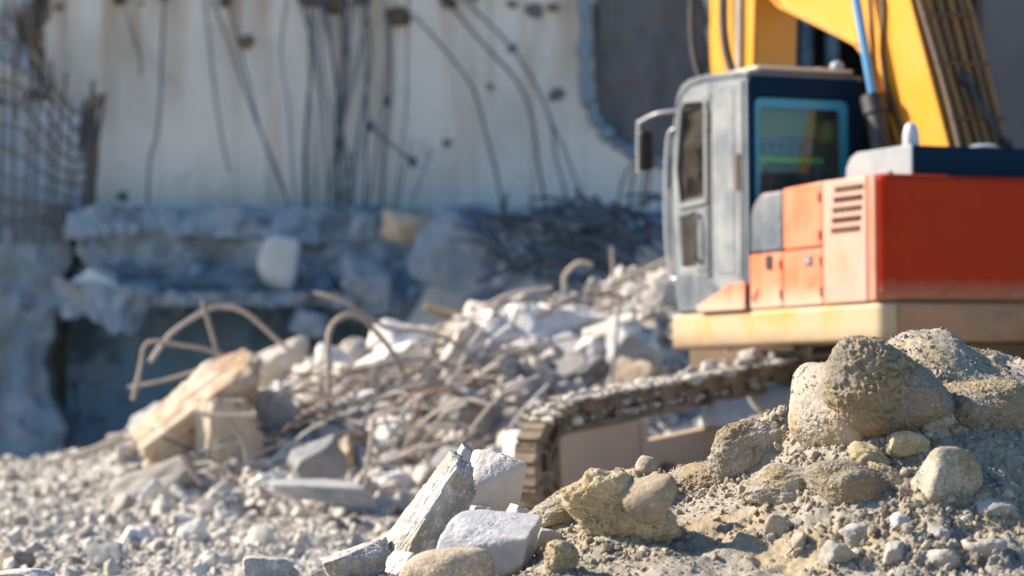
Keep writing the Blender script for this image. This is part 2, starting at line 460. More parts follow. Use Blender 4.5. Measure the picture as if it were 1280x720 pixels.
M['brownplate'] = paint('brown_dust_panel', (0.1, 0.06, 0.032), (0.2, 0.12, 0.06), 0.5, 0.6, 3.0)
M['rearglass'] = glass('teal_cab_glass', (0.66, 0.9, 0.95), 0.03)
M['glass'] = glass('cab_glass', (0.8, 0.86, 0.84), 0.07)
M['rubber'] = paint('clean_black', (0.01, 0.01, 0.011), (0.03, 0.03, 0.03), 0.2, 0.4, 5.0, spec=0.3)

# ------------------------------------------------------------------ world, sun, camera
SUN = Vector((-0.958, 0.287, 0)).normalized()
EL = math.radians(35)
SUN = Vector((SUN.x * math.cos(EL), SUN.y * math.cos(EL), math.sin(EL)))
w = bpy.data.worlds.new('World'); scene.world = w; w.use_nodes = True
wt = w.node_tree
sky = N(wt, 'ShaderNodeTexSky', sky_type='NISHITA', sun_disc=False)
sky.sun_elevation = EL
sky.sun_rotation = math.atan2(SUN.x, SUN.y)
sky.dust_density = 0.6
sky.ozone_density = 2.0
hs = N(wt, 'ShaderNodeHueSaturation'); hs.inputs['Saturation'].default_value = 1.38
wt.links.new(sky.outputs[0], hs.inputs['Color'])
wt.links.new(hs.outputs[0], wt.nodes['Background'].inputs[0])
wt.nodes['Background'].inputs[1].default_value = 0.088
sl = bpy.data.lights.new('sun', 'SUN'); sl.energy = 4.9; sl.angle = math.radians(0.5); sl.color = (1.0, 0.885, 0.74)
so = bpy.data.objects.new('sun', sl); COL.objects.link(so)
so.rotation_euler = SUN.to_track_quat('Z', 'Y').to_euler(); so.location = (-20, 10, 20)

cam = bpy.data.cameras.new('camera'); co = bpy.data.objects.new('camera', cam); COL.objects.link(co)
co.location = (0, 0, CAMH); co.rotation_euler = (math.pi / 2, 0, 0)
cam.lens = 100; cam.sensor_width = 36; cam.shift_y = 70.0 / 1280.0
cam.clip_end = 1000; cam.clip_start = 0.05
cam.dof.use_dof = True; cam.dof.focus_distance = 10.6; cam.dof.aperture_fstop = 2.0; cam.dof.aperture_blades = 8
scene.camera = co
scene.view_settings.view_transform = 'Standard'
scene.view_settings.look = 'None'
scene.view_settings.exposure = 1.2
scene.view_settings.gamma = 1.0
scene.cycles.use_denoising = True
scene.cycles.max_bounces = 8
scene.cycles.transparent_max_bounces = 12

# ------------------------------------------------------------------ terrain
def itp(x, pts):
    a = np.array(pts, dtype=float)
    return np.interp(x, a[:, 0], a[:, 1])

HC = [(-8, .05), (-5.5, .12), (-4.5, .14), (-3.4, .28), (-2.6, .5), (-1.9, .86), (-1.2, 1.05), (-.56, 1.2), (.42, 1.5), (1.4, 1.85), (2.5, 2.1), (6, 2.1), (9, 1.6)]


def ground_z(X, Y, rough=True):
    X = np.asarray(X, float); Y = np.asarray(Y, float)
    hc = itp(X, HC)
    ys = itp(X, [(-6, 20.5), (-1.5, 19), (0, 19), (.6, 20.8), (1.5, 22.8), (9, 23.5)])
    yc = itp(X, [(-6, 25), (-1, 25), (.42, 26), (6, 26.6)])
    s = sstep((Y - ys) / (yc - ys))
    near = hc * s + 0.28 * sstep((Y - 17.5) / 4.5) * sstep(X / 1.0) * (1 - s)
    back = sstep((Y - yc) / 4.2)
    z = near * (1 - back) + (-1.5) * back * sstep((14 - np.abs(X)) / 4)
    bump2 = itp(X, [(-4, 0), (-2.2, .4), (-1.5, 2.7), (-.9, 3.6), (0, 3.9), (1.4, 3.7), (2.4, 3.3), (5, 2.6), (7, 1.4), (9, 0)])
    z = z + bump2 * np.exp(-((Y - 35.4) / 1.7) ** 2)
    if rough:
        P = np.stack([X, Y, np.zeros_like(X)], 1)
        amp = 0.05 + 0.14 * s * (1 - back) + 0.12 * back
        z = z + amp * fbm(P * 1.3, 4, 5, 0.6) + 0.025 * fbm(P * 6, 3, 9)
    return z


CR = [(-4, 0), (-1.94, .2), (-1.03, .27), (-.67, .31), (-.3, .36), (0, .44), (.18, .57), (.36, .64), (.64, .73), (.79, .79), (1.0, .9), (1.15, 1.05), (1.32, 1.16), (1.61, 1.20), (1.94, 1.185), (2.8, 1.15), (3.6, .9), (5, 0)]
BR = [(-4, 0), (-1.9, .12), (-.5, .25), (0, .36), (.6, .42), (1.3, .46), (2, .52), (2.8, .5), (3.6, .4), (5, 0)]


BUMPS = []
def mound_z(X, Y, rough=True, bumps=True):
    X = np.asarray(X, float); Y = np.asarray(Y, float)
    c, b = itp(X, CR), itp(X, BR)
    s = (10.8 - Y) / 1.8
    z = np.where(s < 0, c - (Y - 10.8) * 0.6,
                 np.where(s < 1, c + (b - c) * (0.55 * s + 0.45 * np.clip(s, 0, 1) ** 1.8), b - (9.0 - Y) * 0.32))
    if bumps and BUMPS:
        acc = 0
        for bx, by, ba, bs in BUMPS:
            acc = acc + (ba * np.exp(-((X - bx) / bs) ** 2 - ((Y - by) / bs) ** 2)) ** 3
        z = z + acc ** (1 / 3)
    # rounded ridge
    z = z - 0.04 * np.exp(-((Y - 10.8) / 0.12) ** 2)
    if rough:
        P = np.stack([X, Y, np.zeros_like(X)], 1)
        z = z + 0.07 * fbm(P * 2.6, 3, 21) + 0.022 * fbm(P * 7, 4, 31, 0.6)
        # crusty clods in patches
        k = sstep((fbm(P * 2.1, 2, 51) - 0.02) / 0.3)
        k = np.maximum(k, np.exp(-((X - 1.15) / .3) ** 2 - ((Y - 10.35) / .4) ** 2))
        z = z + k * (0.035 * np.abs(fbm(P * 13, 4, 41, 0.6)) * 2 + 0.04 * fbm(P * 6, 3, 43)) + 0.008 * fbm(P * 50, 3, 61, 0.7) + 0.004 * vnoise(P * 130, 71)
    z = z + 0.14 * np.exp(-((X - 1.5) / .2) ** 2 - ((Y - 10.4) / .28) ** 2) + 0.1 * np.exp(-((X - .95) / .13) ** 2 - ((Y - 10.4) / .2) ** 2) + 0.07 * np.exp(-((X - .42) / .16) ** 2 - ((Y - 10.3) / .3) ** 2)
    return np.maximum(z, -0.3)


def grid_mesh(name, xs, ys, fn, mat):
    X, Y = np.meshgrid(xs, ys)
    Z = fn(X.ravel(), Y.ravel())
    V = np.stack([X.ravel(), Y.ravel(), Z], 1)
    nx, ny = len(xs), len(ys)
    i = np.arange(ny - 1)[:, None] * nx + np.arange(nx - 1)[None, :]
    i = i.ravel()
    Fc = np.stack([i, i + 1, i + nx + 1, i + nx], 1)
    return np_mesh(name, V, Fc, mat)


xs = np.concatenate([np.linspace(-300, -9, 16)[:-1], np.linspace(-9, 8, 260), np.linspace(8, 300, 16)[1:]])
ys = np.concatenate([np.linspace(-200, 11, 18)[:-1], np.linspace(11, 38, 420), np.linspace(38, 500, 24)[1:]])
g = link('ground', grid_mesh('ground', xs, ys, ground_z, M['ground']))
tag(g, 'pale rubble strewn ground rising into a debris heap', kind='structure')
def mound_base(X, Y):
    return mound_z(X, Y, True, False)


def hit(px, py, fn=mound_base, y0=7.5, y1=13.0):
    Ys = np.linspace(y0, y1, 2200)
    X = (px - 640) * Ys / F; Zr = CAMH - (py - HZ) * Ys / F
    Zg = fn(X, Ys)
    k = np.argmax(Zr < Zg)
    if not (Zr < Zg).any(): k = int(len(Ys) * (10.8 - y0) / (y1 - y0)) if fn in (mound_base, mound_z) else len(Ys) - 1
    return Vector((X[k], Ys[k], Zg[k]))


# ------------------------------------------------------------------ rocks
ICO = {}
def ico(sub):
    if sub not in ICO:
        bm = bmesh.new(); bmesh.ops.create_icosphere(bm, subdivisions=sub, radius=1.0)
        V = np.array([v.co[:] for v in bm.verts]); Fc = np.array([[v.index for v in f.verts] for f in bm.faces])
        bm.free()
        ICO[sub] = (V / np.linalg.norm(V, axis=1)[:, None], Fc)
    return ICO[sub]


def rock_verts(sub, seed, planes=14, p=14, rough=0.06, freq=2.0, boxy=False, lo=0.62, fine=0.0, ridge=0.0):
    D, Fc = ico(sub)
    r = np.random.default_rng(seed)
    if boxy:
        nn = [np.eye(3)[k] * s for k in range(3) for s in (1, -1)]
        oo = [1.0 - 0.12 * r.random() for _ in range(6)]
        nn = [n + r.normal(0, 0.17, 3) for n in nn]
        for _ in range(planes):
            v = r.normal(0, 1, 3); nn.append(v); oo.append(0.9 + 0.35 * r.random())
        nn = np.array(nn); oo = np.array(oo)
    else:
        nn = r.normal(0, 1, (planes, 3)); oo = lo + (1 - lo) * r.random(planes)
        nn = np.concatenate([nn, np.eye(3), -np.eye(3)]); oo = np.concatenate([oo, np.ones(6)])
    nn = nn / np.linalg.norm(nn, axis=1)[:, None]
    d = np.maximum(D @ nn.T, 1e-6) / oo[None, :]
    R = (d ** p).sum(1) ** (-1.0 / p)
    P = D * R[:, None]
    R2 = rough * fbm(P * freq + seed * 3.7, 5, seed % 97, 0.55)
    if fine: R2 = R2 + fine * np.clip(0.35 + 1.6 * fbm(P * 1.6 + seed * 1.3, 3, seed % 71), 0.1, 1.3) * (np.abs(fbm(P * freq * 5 + seed, 4, seed % 89 + 5, 0.6)) * 2 - 0.4)
    if fine and len(D) > 5000: R2 = R2 + 0.3 * fine * fbm(P * freq * 13 + seed, 3, seed % 67 + 3, 0.7)
    if ridge: R2 = R2 + ridge * (np.abs(fbm(P * np.array([1.2, 6, 6]) + seed, 3, seed % 83 + 7, 0.5)) * 2 - 0.5)
    return P + D * R2[:, None], Fc


def rot3(rx, ry, rz):
    return np.array(Euler((rx, ry, rz)).to_matrix())


def rock(name, center, dims, rot, mat, label, cat='rock', group=None, sub=6, angle=None, **kw):
    V, Fc = rock_verts(sub, **kw)
    V = (V * np.array(dims)) @ rot3(*rot).T
    me = np_mesh(name, V, Fc, mat, True, angle)
    o = link(name, me, None, center)
    return tag(o, label, cat, group)


def scatter(name, pts, size, rot, variants, mat, sub=1, kw=None, flat=0.75, fn=None):
    """one mesh of many loose stones (stuff)"""
    VV, FF, n = [], [], 0
    lib = [rock_verts(sub, seed=500 + k, **(kw or {})) for k in range(variants)]
    for k in range(len(pts)):
        V, Fc = lib[k % variants]
        dm = size[k] * np.array([1, RNG.uniform(0.65, 1.0), RNG.uniform(0.5, 0.9) * flat + 0.15])
        VV.append((V * dm) @ rot3(*rot[k]).T + pts[k]); FF.append(Fc + n); n += len(V)
    return link(name, np_mesh(name, np.concatenate(VV), np.concatenate(FF), mat, True, 40))


# ---- gravel spread over the ground (uncountable)
def in_view(X, Y, margin=60):
    px = 640 + F * X / Y
    return (px > -margin) & (px < 1280 + margin)

GV = []
for part in (0, 1):
  n = 70000 if part == 0 else 7000
  Y = 12.5 + (28 - 12.5) * RNG.random(n) ** 0.85
  X = (RNG.uniform(-90, 960, n) - 640) * Y / F
  keep = in_view(X, Y) & ~((X > 0.1) & (Y > 17.0) & (X > 0.1 + 0.7 * (Y - 17)) & (Y < 22))
  X, Y = X[keep], Y[keep]
  Z = ground_z(X, Y)
  S = np.exp(RNG.normal(-4.45, 0.4, len(X))).clip(0.006, 0.04) if part == 0 else np.exp(RNG.normal(-3.6, 0.5, len(X))).clip(0.014, 0.11)
  o = scatter('gravel', np.stack([X, Y, Z + S * 0.2], 1), S, RNG.uniform(0, 6.28, (len(X), 3)), 30, M['gravel'], 1 + part, dict(planes=9, p=40, rough=0.2, lo=0.36))
  tag(o, 'fine crushed concrete covering the ground' if part == 0 else 'coarser pale gravel scattered over the ground', kind='stuff')

# ---- coarse rubble filling the heap
n = 4200
Y = RNG.uniform(19.3, 26.2, n); X = (RNG.uniform(150, 900, n) - 640) * Y / F
keep = ~((X > 0.1) & (Y < 22.3) & (X > 0.1 + 0.7 * (Y - 17)))
X, Y = X[keep], Y[keep]; Z = ground_z(X, Y)
S = np.exp(RNG.normal(-2.95, 0.45, len(X))).clip(0.025, 0.14)
o = scatter('rubble', np.stack([X, Y, Z + S * 0.25], 1), S, RNG.uniform(0, 6.28, (len(X), 3)), 30, M['gravel'], 3, dict(planes=9, p=36, rough=0.2, lo=0.4))
tag(o, 'small pale rubble filling the debris heap', kind='stuff')


# ================================================================== stones of the dirt mound
HERO, STUCK = [], []
def seed_of(kw): return float(kw.get('seed', 1))
def hero(name, px, py, rx, rz, label, mat, base=None, ry=None, rot=(0, 0, 0), dY=0.0, cat='stone', group=None, sub=6, **kw):
    """a stone whose middle is seen at (px, py), resting on the mound"""
    b = hit(px, base if base else py + rz * 0.8)
    if sub == 6 and rx * rz > 1700: sub = 7
    Y = b.y + dY + 0.03 + 0.3 * (ry if ry else 0.85 * rx) * b.y / F
    s = Y / F
    HERO.append((at(px, py, Y).x, Y, rx * s, rz * s, name))
    o = rock(name, at(px, py, Y), (rx * s, (ry if ry else 0.85 * rx) * s, rz * s), rot, mat, label, cat, group, sub, **kw)
    if mat.name in ('crusted_sand', 'lumpy_conglomerate', 'yellow_clay', 'smooth_boulder') and rx > 20:
        me = o.data; nv = len(me.vertices)
        co_ = np.empty(nv * 3); me.vertices.foreach_get('co', co_); co_ = co_.reshape(-1, 3)
        no_ = np.empty(nv * 3); me.vertex_normals.foreach_get('vector', no_); no_ = no_.reshape(-1, 3)
        cl = fbm(co_ * 9 + seed_of(kw), 3, 5) > (0.02 if mat.name != 'smooth_boulder' else 0.12)
        ok = np.where(cl & (no_[:, 1] < 0.6))[0]
        if len(ok):
            for i in RNG.choice(ok, min(len(ok), int(14 * math.sqrt(rx * rz)))):
                STUCK.append(co_[i] + np.array(o.location))
    return o

smooth = dict(planes=10, p=7, rough=0.05, freq=1.6, fine=0.012)
lump = dict(planes=12, p=8, rough=0.16, freq=2.2, fine=0.05)
hero('earth_clod', 1112, 502, 92, 74, 'big crusted lump of compacted sand holding the pale boulder', M['crust'], 585, 95, (0, 0.25, 0.1), 0.1, cat='clod', seed=91, planes=10, p=5, rough=0.13, freq=2.0, fine=0.07)
hero('earth_clod', 1060, 606, 66, 40, 'gritty crusted lump under the pale boulder', M['crust'], 640, 60, (0, 0.2, 0.2), 0.02, cat='clod', seed=92, planes=10, p=5, rough=0.13, freq=2.0, fine=0.07)
hero('earth_clod', 880, 602, 50, 26, 'low crusted lump between the yellow clod and the lumpy rock', M['crust'], 622, 50, (0, -0.2, 0.2), 0.04, cat='clod', seed=93, planes=10, p=5, rough=0.13, freq=2.0, fine=0.07)
hero('earth_clod', 1232, 520, 70, 46, 'broad crusted lump high on the bank below the counterweight', M['crust'], 560, 60, (0, 0.1, 0.2), 0.14, cat='clod', seed=94, planes=10, p=5, rough=0.13, freq=2.0, fine=0.07)
hero('boulder', 1042, 516, 66, 64, 'big rounded pale boulder crowning the dirt mound', M['boulder'], 580, 90, (0.1, 0.45, 0.2), -0.06, cat='boulder', planes=9, p=5, rough=0.08, freq=1.5, fine=0.03, seed=3)
hero('boulder', 946, 572, 64, 54, 'lumpy yellowish grey rock leaning against the big boulder', M['lumpy'], 605, 50, (0, -0.35, 0.3), 0.05, cat='boulder', seed=8, **lump)
hero('earth_clod', 772, 640, 66, 60, 'large crumbly yellow brown clod of earth in front of the track', M['clay'], 690, 55, (0, -0.4, 0), 0.0, cat='clod', seed=12, planes=10, p=6, rough=0.2, freq=2.6, fine=0.06)
hero('stone', 810, 628, 38, 32, 'smooth tan stone pressed into the yellow brown clod', M['pebble'], 690, 30, (0, -0.2, 0), -0.14, seed=5, **smooth)
hero('stone', 806, 580, 14, 11, 'small pale knob of stone on top of the yellow brown clod', M['pebble'], 680, 12, (0, 0.2, 0), 0.02, seed=6, sub=5, **smooth)
hero('stone', 1190, 594, 42, 42, 'pale grey faceted stone half buried beside the yellowish clods', M['lumpy'], 640, 40, (0.2, 0.3, 0.4), 0.06, seed=18, planes=8, p=11, rough=0.06, freq=2, fine=0.012)
hero('rock_ridge', 712, 636, 62, 30, 'flat grey crusted rock between the white chunks and the yellow clod', M['lumpy'], 665, 50, (0, -0.35, 0.2), 0.12, cat='rock', seed=22, **lump)
hero('earth_clod', 1006, 610, 78, 34, 'long ridged crust of earth under the lumpy grey rock', M['lumpy'], 640, 50, (0, 0.1, 0), 0.1, cat='clod', seed=25, **lump)
hero('earth_clod', 1084, 578, 30, 26, 'yellowish clod wedged under the big pale boulder', M['clay'], 610, 30, (0, 0.2, 0), -0.02, cat='clod', sub=5, seed=26, **lump)
hero('earth_clod', 1130, 556, 32, 17, 'curled yellowish clod beside the big boulder', M['clay'], 585, 18, (0, -0.15, 0), -0.05, cat='clod', sub=5, seed=27, **lump)
hero('earth_clod', 1172, 528, 26, 13, 'small tilted clod on the shaded sand behind the faceted stone', M['lumpy'], 555, 14, (0, -0.5, 0), -0.02, cat='clod', sub=5, seed=28, **lump)
hero('earth_clod', 1110, 600, 34, 22, 'yellowish clod between the big boulder and the faceted stone', M['clay'], 625, 24, (0, 0.3, 0), 0.0, cat='clod', sub=5, seed=29, **lump)
hero('stone', 970, 662, 17, 19, 'oval tan pebble lying alone on the sandy slope', M['pebble'], 676, 15, (0, 0.4, 0), -0.02, seed=31, sub=5, **smooth)
hero('stone', 999, 678, 10, 14, 'small upright brown pebble next to the oval tan pebble', M['pebble'], 688, 10, (0, 0.2, 0), -0.01, seed=32, sub=5, **smooth)
hero('stone', 958, 617, 20, 9, 'flat ochre stone lying under the lumpy grey rock', M['clay'], 625, 14, (0, -0.15, 0), -0.06, seed=33, sub=5, **smooth)
hero('stone', 1136, 617, 17, 9, 'flat orange brown pebble below the yellowish clods', M['pebble'], 627, 12, (0, 0.35, 0), -0.03, seed=34, sub=5, **smooth)
hero('stone', 1178, 492, 7, 6, 'tiny tan pebble on the shaded sand beside the big boulder', M['pebble'], 497, 6, (0, 0.2, 0), 0.0, seed=35, sub=4, **smooth)
hero('stone', 1084, 470, 9, 8, 'little yellowish lump stuck to the top of the big boulder', M['clay'], 480, 9, (0, 0, 0), -0.1, seed=36, sub=4, **smooth)
for k, (px, py, rx, rz, lb) in enumerate([
        (1122, 655, 22, 18, 'grey pointed stone at the head of the pale lumps'), (1075, 668, 30, 16, 'flat pale lump beside the grey pointed stone'),
        (1050, 698, 30, 18, 'broad chalky lump among the pale fragments'),
        (1118, 692, 24, 20, 'cracked chalky lump under the grey pointed stone'), (1168, 668, 26, 16, 'long chalky lump below the faceted stone'),
        (1175, 705, 34, 20, 'large chalky lump lowest under the faceted stone'), (1240, 640, 30, 22, 'pale crusted lump on the slope beyond the faceted stone'),
        (1232, 690, 30, 24, 'rough grey crusted lump beneath the pale crusted lump'),
        (1205, 655, 14, 11, 'small chalky fragment beneath the faceted stone'), (862, 600, 18, 11, 'thin grey stone behind the yellow clod on the mound crest')]):
    hero('chalk_lump' if k not in (0, 9) else 'stone', px, py, rx, rz, lb, M['greystone'] if k % 4 else M['chunk'], py + rz * .7, rx * 0.8, (0.2 * k, 0.3 * (k % 3) - 0.3, 0.5 * k), 0.0, cat='stone', seed=60 + k, sub=5, planes=12, p=9, rough=0.13, freq=2.2, fine=0.035)
# split white stones at the foot of the mound
box = dict(boxy=True, planes=7, p=34, freq=2.4)
hero('split_stone', 541, 650, 84, 27, 'long white splintered block leaning up to the sky', M['marble'], 712, 30, (0.2, -0.95, 0.15), 0.05, angle=28, seed=41, rough=0.1, fine=0.07, ridge=0.05, **box)
hero('split_stone', 616, 606, 33, 42, 'upright beige block with a bright white broken top', M['beigestone'], 655, 30, (0.12, 0.12, 0.35), 0.25, angle=28, seed=42, rough=0.05, fine=0.035, **box)
hero('split_stone', 610, 690, 58, 42, 'wide grey slab with a smooth face under the upright beige block', M['bluestone'], 730, 32, (0.35, 0.12, -0.35), -0.05, angle=28, seed=43, rough=0.06, fine=0.035, **box)
hero('split_stone', 655, 662, 28, 24, 'small white block between the grey slab and the dark wedge', M['marble'], 685, 24, (0.2, 0.4, 0.5), 0.08, angle=28, sub=5, seed=44, rough=0.09, fine=0.05, **box)
hero('split_stone', 592, 648, 20, 17, 'small broken piece in the gap beside the long white block', M['bluestone'], 665, 18, (0.2, 0.2, 0.9), 0.1, angle=28, sub=5, seed=45, rough=0.1, fine=0.07, **box)
hero('split_stone', 452, 706, 44, 25, 'low white stone at the foot of the long splintered block', M['marble'], 728, 30, (0.1, -0.3, 0.2), 0.0, angle=28, seed=46, rough=0.1, fine=0.07, **box)
hero('split_stone', 516, 712, 26, 20, 'grey broken stone under the long white block', M['bluestone'], 728, 22, (0.1, 0.3, 0.5), -0.1, angle=28, sub=5, seed=52, rough=0.1, fine=0.07, **box)
hero('stone', 556, 716, 62, 34, 'rounded speckled brown granite stone below the white blocks', M['granite'], 735, 45, (0, -0.1, 0), -0.3, seed=47, planes=10, p=7, rough=0.05, freq=2, fine=0.01)
hero('stone', 344, 716, 40, 20, 'single speckled white stone apart from the others', M['marble'], 730, 30, (0, 0.1, 0), -0.05, seed=48, planes=12, p=12, rough=0.08, freq=2, fine=0.02)
hero('split_stone', 680, 678, 24, 18, 'dark grey wedge beside the small white block', M['greychunk'], 694, 22, (0.1, 0.4, 0.5), 0.05, angle=28, sub=5, seed=49, rough=0.09, fine=0.05, **box)
hero('earth_clod', 700, 700, 26, 26, 'yellow earth clod at the foot of the dark grey wedge', M['clay'], 722, 26, (0, 0, 0.4), -0.02, cat='clod', sub=5, seed=50, **lump)
hero('split_stone', 578, 588, 18, 30, 'bluish splinter behind the long white block', M['bluestone'], 640, 20, (0.1, 0.5, 0.3), 0.35, angle=28, sub=5, seed=51, rough=0.09, fine=0.05, **box)
hero('split_stone', 486, 708, 20, 16, 'little white splinter touching the low white stone', M['marble'], 720, 18, (0.4, 0.2, 0.8), -0.08, angle=28, sub=5, seed=53, rough=0.1, fine=0.07, **box)
hero('stone', 28, 722, 44, 14, 'pale rough stone standing alone at the edge of the gravel', M['marble'], 735, 30, (0, 0.1, 0), 0.0, seed=54, sub=5, planes=12, p=12, rough=0.1, freq=2, fine=0.03)

for X_, Y_, r_, rz_, nm_ in HERO:
    k = 0.35 if nm_ == 'split_stone' else 0.62
    if r_ > .03: BUMPS.append((X_, Y_ + .3 * r_, k * rz_, 1.05 * max(r_, rz_)))
mo = link('dirt_mound', grid_mesh('dirt_mound', np.linspace(-3.6, 4.2, 760), np.linspace(6.6, 13.2, 560), mound_z, M['sand']))
tag(mo, 'heap of grey sand and dirt in front of the excavator', kind='structure')


# ---- grit on the dirt mound
n = 42000
Y = RNG.uniform(8.6, 11.5, n)
X = (RNG.uniform(250, 1330, n) - 640) * Y / F
P3 = np.stack([X, Y, 0 * X], 1)
dens = sstep((fbm(P3 * 2.2, 3, 77) + 0.35) / 0.6)
keep = RNG.random(n) < (0.15 + 0.85 * dens)
X, Y = X[keep], Y[keep]
Z = mound_z(X, Y)
S = np.exp(RNG.normal(-5.6, 0.5, len(X))).clip(0.0016, 0.02)
o = scatter('grit', np.stack([X, Y, Z + S * 0.15], 1), S, RNG.uniform(0, 6.28, (len(X), 3)), 10, M['grit'], 1, dict(planes=8, p=12, rough=0.1))
tag(o, 'coarse sand grains and grit lying on the dirt mound', kind='stuff')
# scattered pebbles
for k in range(70):
    px, py = random.uniform(720, 1275), random.uniform(470, 715)
    b = hit(px, py, mound_z)
    if b.y > 10.8: continue
    r = math.exp(random.gauss(-4.55, 0.35))
    o = rock('pebble', b + Vector((0, 0, r * 0.3)), (r, r * .85, r * .7), (random.uniform(-.4, .4), random.uniform(-.4, .4), random.uniform(0, 6)), M['pebble'] if k % 3 else M['greystone'],
             'pebble scattered loosely over the sandy face of the dirt mound', 'pebble', 'pebbles scattered on the dirt mound', 3, seed=200 + k % 9, **smooth)

# crumbs of earth gathered round the stones
cp, cs = [], []
for X_, Y_, r_, rz_, nm_ in HERO:
    for k in range(int(60 + 900 * r_)):
        a = random.uniform(0, 6.28); q = r_ * random.uniform(.55, 1.5)
        x, y = X_ + q * math.cos(a), Y_ - r_ * .15 + q * .8 * math.sin(a)
        s_ = min(.022, math.exp(random.gauss(-5.0, .55)))
        cp.append((x, y, float(mound_z(np.array([x]), np.array([y]))[0]) + s_ * .2)); cs.append(s_)
o = scatter('dirt_crumbs', np.array(cp), np.array(cs), RNG.uniform(0, 6.28, (len(cp), 3)), 16, M['grit'], 2, dict(planes=9, p=12, rough=0.22, lo=0.5))
cp2 = np.array(STUCK); cs2 = np.exp(RNG.normal(-5.75, .45, len(cp2))).clip(.0015, .011)
o2 = scatter('dirt_crumbs', cp2, cs2, RNG.uniform(0, 6.28, (len(cp2), 3)), 16, M['grit'], 1, dict(planes=9, p=12, rough=0.22, lo=0.5))
tag(o2, 'coarse grains of sand stuck to the clods and boulders of the mound', kind='stuff')
tag(o, 'crumbs of earth gathered round the stones of the mound', kind='stuff')

# ================================================================== debris heap
LIB = {}
def chunk_mesh(kind, k):
    key = (kind, k)
    if key not in LIB:
        if kind == 'slab':
            V, Fc = rock_verts(4, 300 + k, boxy=True, planes=8, p=24, rough=0.14, freq=2.0, fine=0.05)
        else:
            V, Fc = rock_verts(4, 320 + k, planes=10, p=18, rough=0.16, freq=2.2, lo=0.45, fine=0.05)
        LIB[key] = (V, Fc)
    return LIB[key]

MESH = {}
def chunk(name, loc, dims, rot, mat, label, cat, group, kind='lump', k=0):
    key = (kind, k, mat.name)
    if key not in MESH:
        V, Fc = chunk_mesh(kind, k)
        MESH[key] = np_mesh('chunk', V, Fc, mat, True, 32)
    o = link(name, MESH[key], None, loc)
    o.scale = dims; o.rotation_euler = rot
    return tag(o, label, cat, group)

taken = []
def put(n, px0, px1, Y0, Y1, s0, sd, smax, mats, label, group, slab=0.35, maxz=0.3, ok=None, name='rubble_chunk', cat='rubble', sink=0.15):
    k = 0
    while k < n:
        Y = random.uniform(Y0, Y1); px = random.uniform(px0, px1)
        X = (px - 640) * Y / F
        if ok and not ok(X, Y): continue
        s = min(smax, math.exp(random.gauss(math.log(s0), sd)))
        z = float(ground_z(np.array([X]), np.array([Y]))[0])
        kind = 'slab' if random.random() < slab else 'lump'
        d = (s * random.uniform(.8, 1.5), s * random.uniform(.6, 1.0), s * random.uniform(.35, .8)) if kind == 'slab' else (s, s * random.uniform(.7, 1), s * random.uniform(.6, .95))
        chunk(name, (X, Y, z + s * (0.35 - sink)), d, (random.gauss(0, .45), random.gauss(0, .45), random.uniform(0, 6.28)), random.choice(mats), label, cat, group, kind, random.randrange(9))
        k += 1

clear = lambda X, Y: not (X > 0.0 and 16.4 < Y < 22.5 and X > -0.5 + 0.45 * (Y - 17)) and not (X > 1.2 and Y < 22.6)
warm = [M['chunk'], M['chunk'], M['greychunk'], M['whitechunk'], M['whitechunk'], M['whitechunk'], M['slabtan']]
put(42, 20, 660, 14.2, 19.5, 0.055, 0.35, 0.13, warm, 'lump of crushed concrete on the open gravel in front of the debris heap', 'lumps on the open gravel', ok=clear)
put(185, 170, 860, 19.5, 25.5, 0.13, 0.45, 0.36, warm, 'broken concrete chunk in the sunlit debris heap beside the excavator', 'chunks in the sunlit debris heap', ok=clear, maxz=.3)
put(36, 560, 860, 24.0, 26.2, 0.16, 0.35, 0.32, [M['whitechunk'], M['chunk'], M['whitechunk']], 'pale chunk on the crest of the heap near the excavator cab', 'pale chunks on the heap crest', ok=clear)
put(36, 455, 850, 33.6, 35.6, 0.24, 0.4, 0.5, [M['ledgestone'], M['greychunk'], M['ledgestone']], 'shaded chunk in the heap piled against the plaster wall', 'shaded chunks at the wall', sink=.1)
put(8, 850, 1050, 22.9, 25.6, 0.15, 0.3, 0.3, warm, 'pale chunk visible under the machine between deck and track', 'chunks seen under the machine deck')

def special(name, px, py, Y, rx, rz, ry, rot, mat, label, cat='rubble', seed=1, **kw):
    s = Y / F
    if name == 'concrete_slab' and cat in ('rubble', 'rock'): name = 'concrete_chunk'
    k = dict(boxy=True, planes=6, p=30, rough=0.13, freq=2.2, fine=0.06); k.update(kw)
    return rock(name, at(px, py, Y), (rx * s, ry * s, rz * s), rot, mat, label, cat, None, 5, 32, seed=seed, **k)

special('concrete_block', 250, 513, 21.5, 92, 30, 42, (0.35, -0.72, 0.35), M['slabtan'], 'big tan concrete block leaning on the heap under the bent bars', 'concrete block', 71, rough=.22, fine=.1)
special('concrete_block', 285, 545, 21.2, 34, 48, 30, (0.1, 0.2, 0.5), M['slabtan'], 'brown upright block propping the big leaning concrete block', 'concrete block', 72, rough=.25, p=16)
special('concrete_slab', 738, 436, 24.2, 60, 18, 40, (0.3, -0.42, 0.3), M['whitechunk'], 'long white slab slanting across the heap crest', 'slab', 73)
special('concrete_slab', 660, 452, 24.0, 32, 28, 30, (0.3, 0.4, 0.3), M['whitechunk'], 'bright white lump at the low end of the white slab', 'rubble', 74)
special('concrete_slab', 600, 446, 23.8, 34, 34, 26, (0.2, 0.5, 0.6), M['greychunk'], 'large grey chunk beside the bright white lump', 'rubble', 75)
special('concrete_slab', 790, 440, 23.9, 36, 24, 30, (0.2, 0.3, 0.2), M['greychunk'], 'dark grey slab under the long white slab', 'slab', 76)
special('concrete_slab', 560, 470, 23.4, 22, 20, 20, (0.2, -0.3, 0.8), M['chunk'], 'square pale chunk below the looped bars', 'rubble', 77)
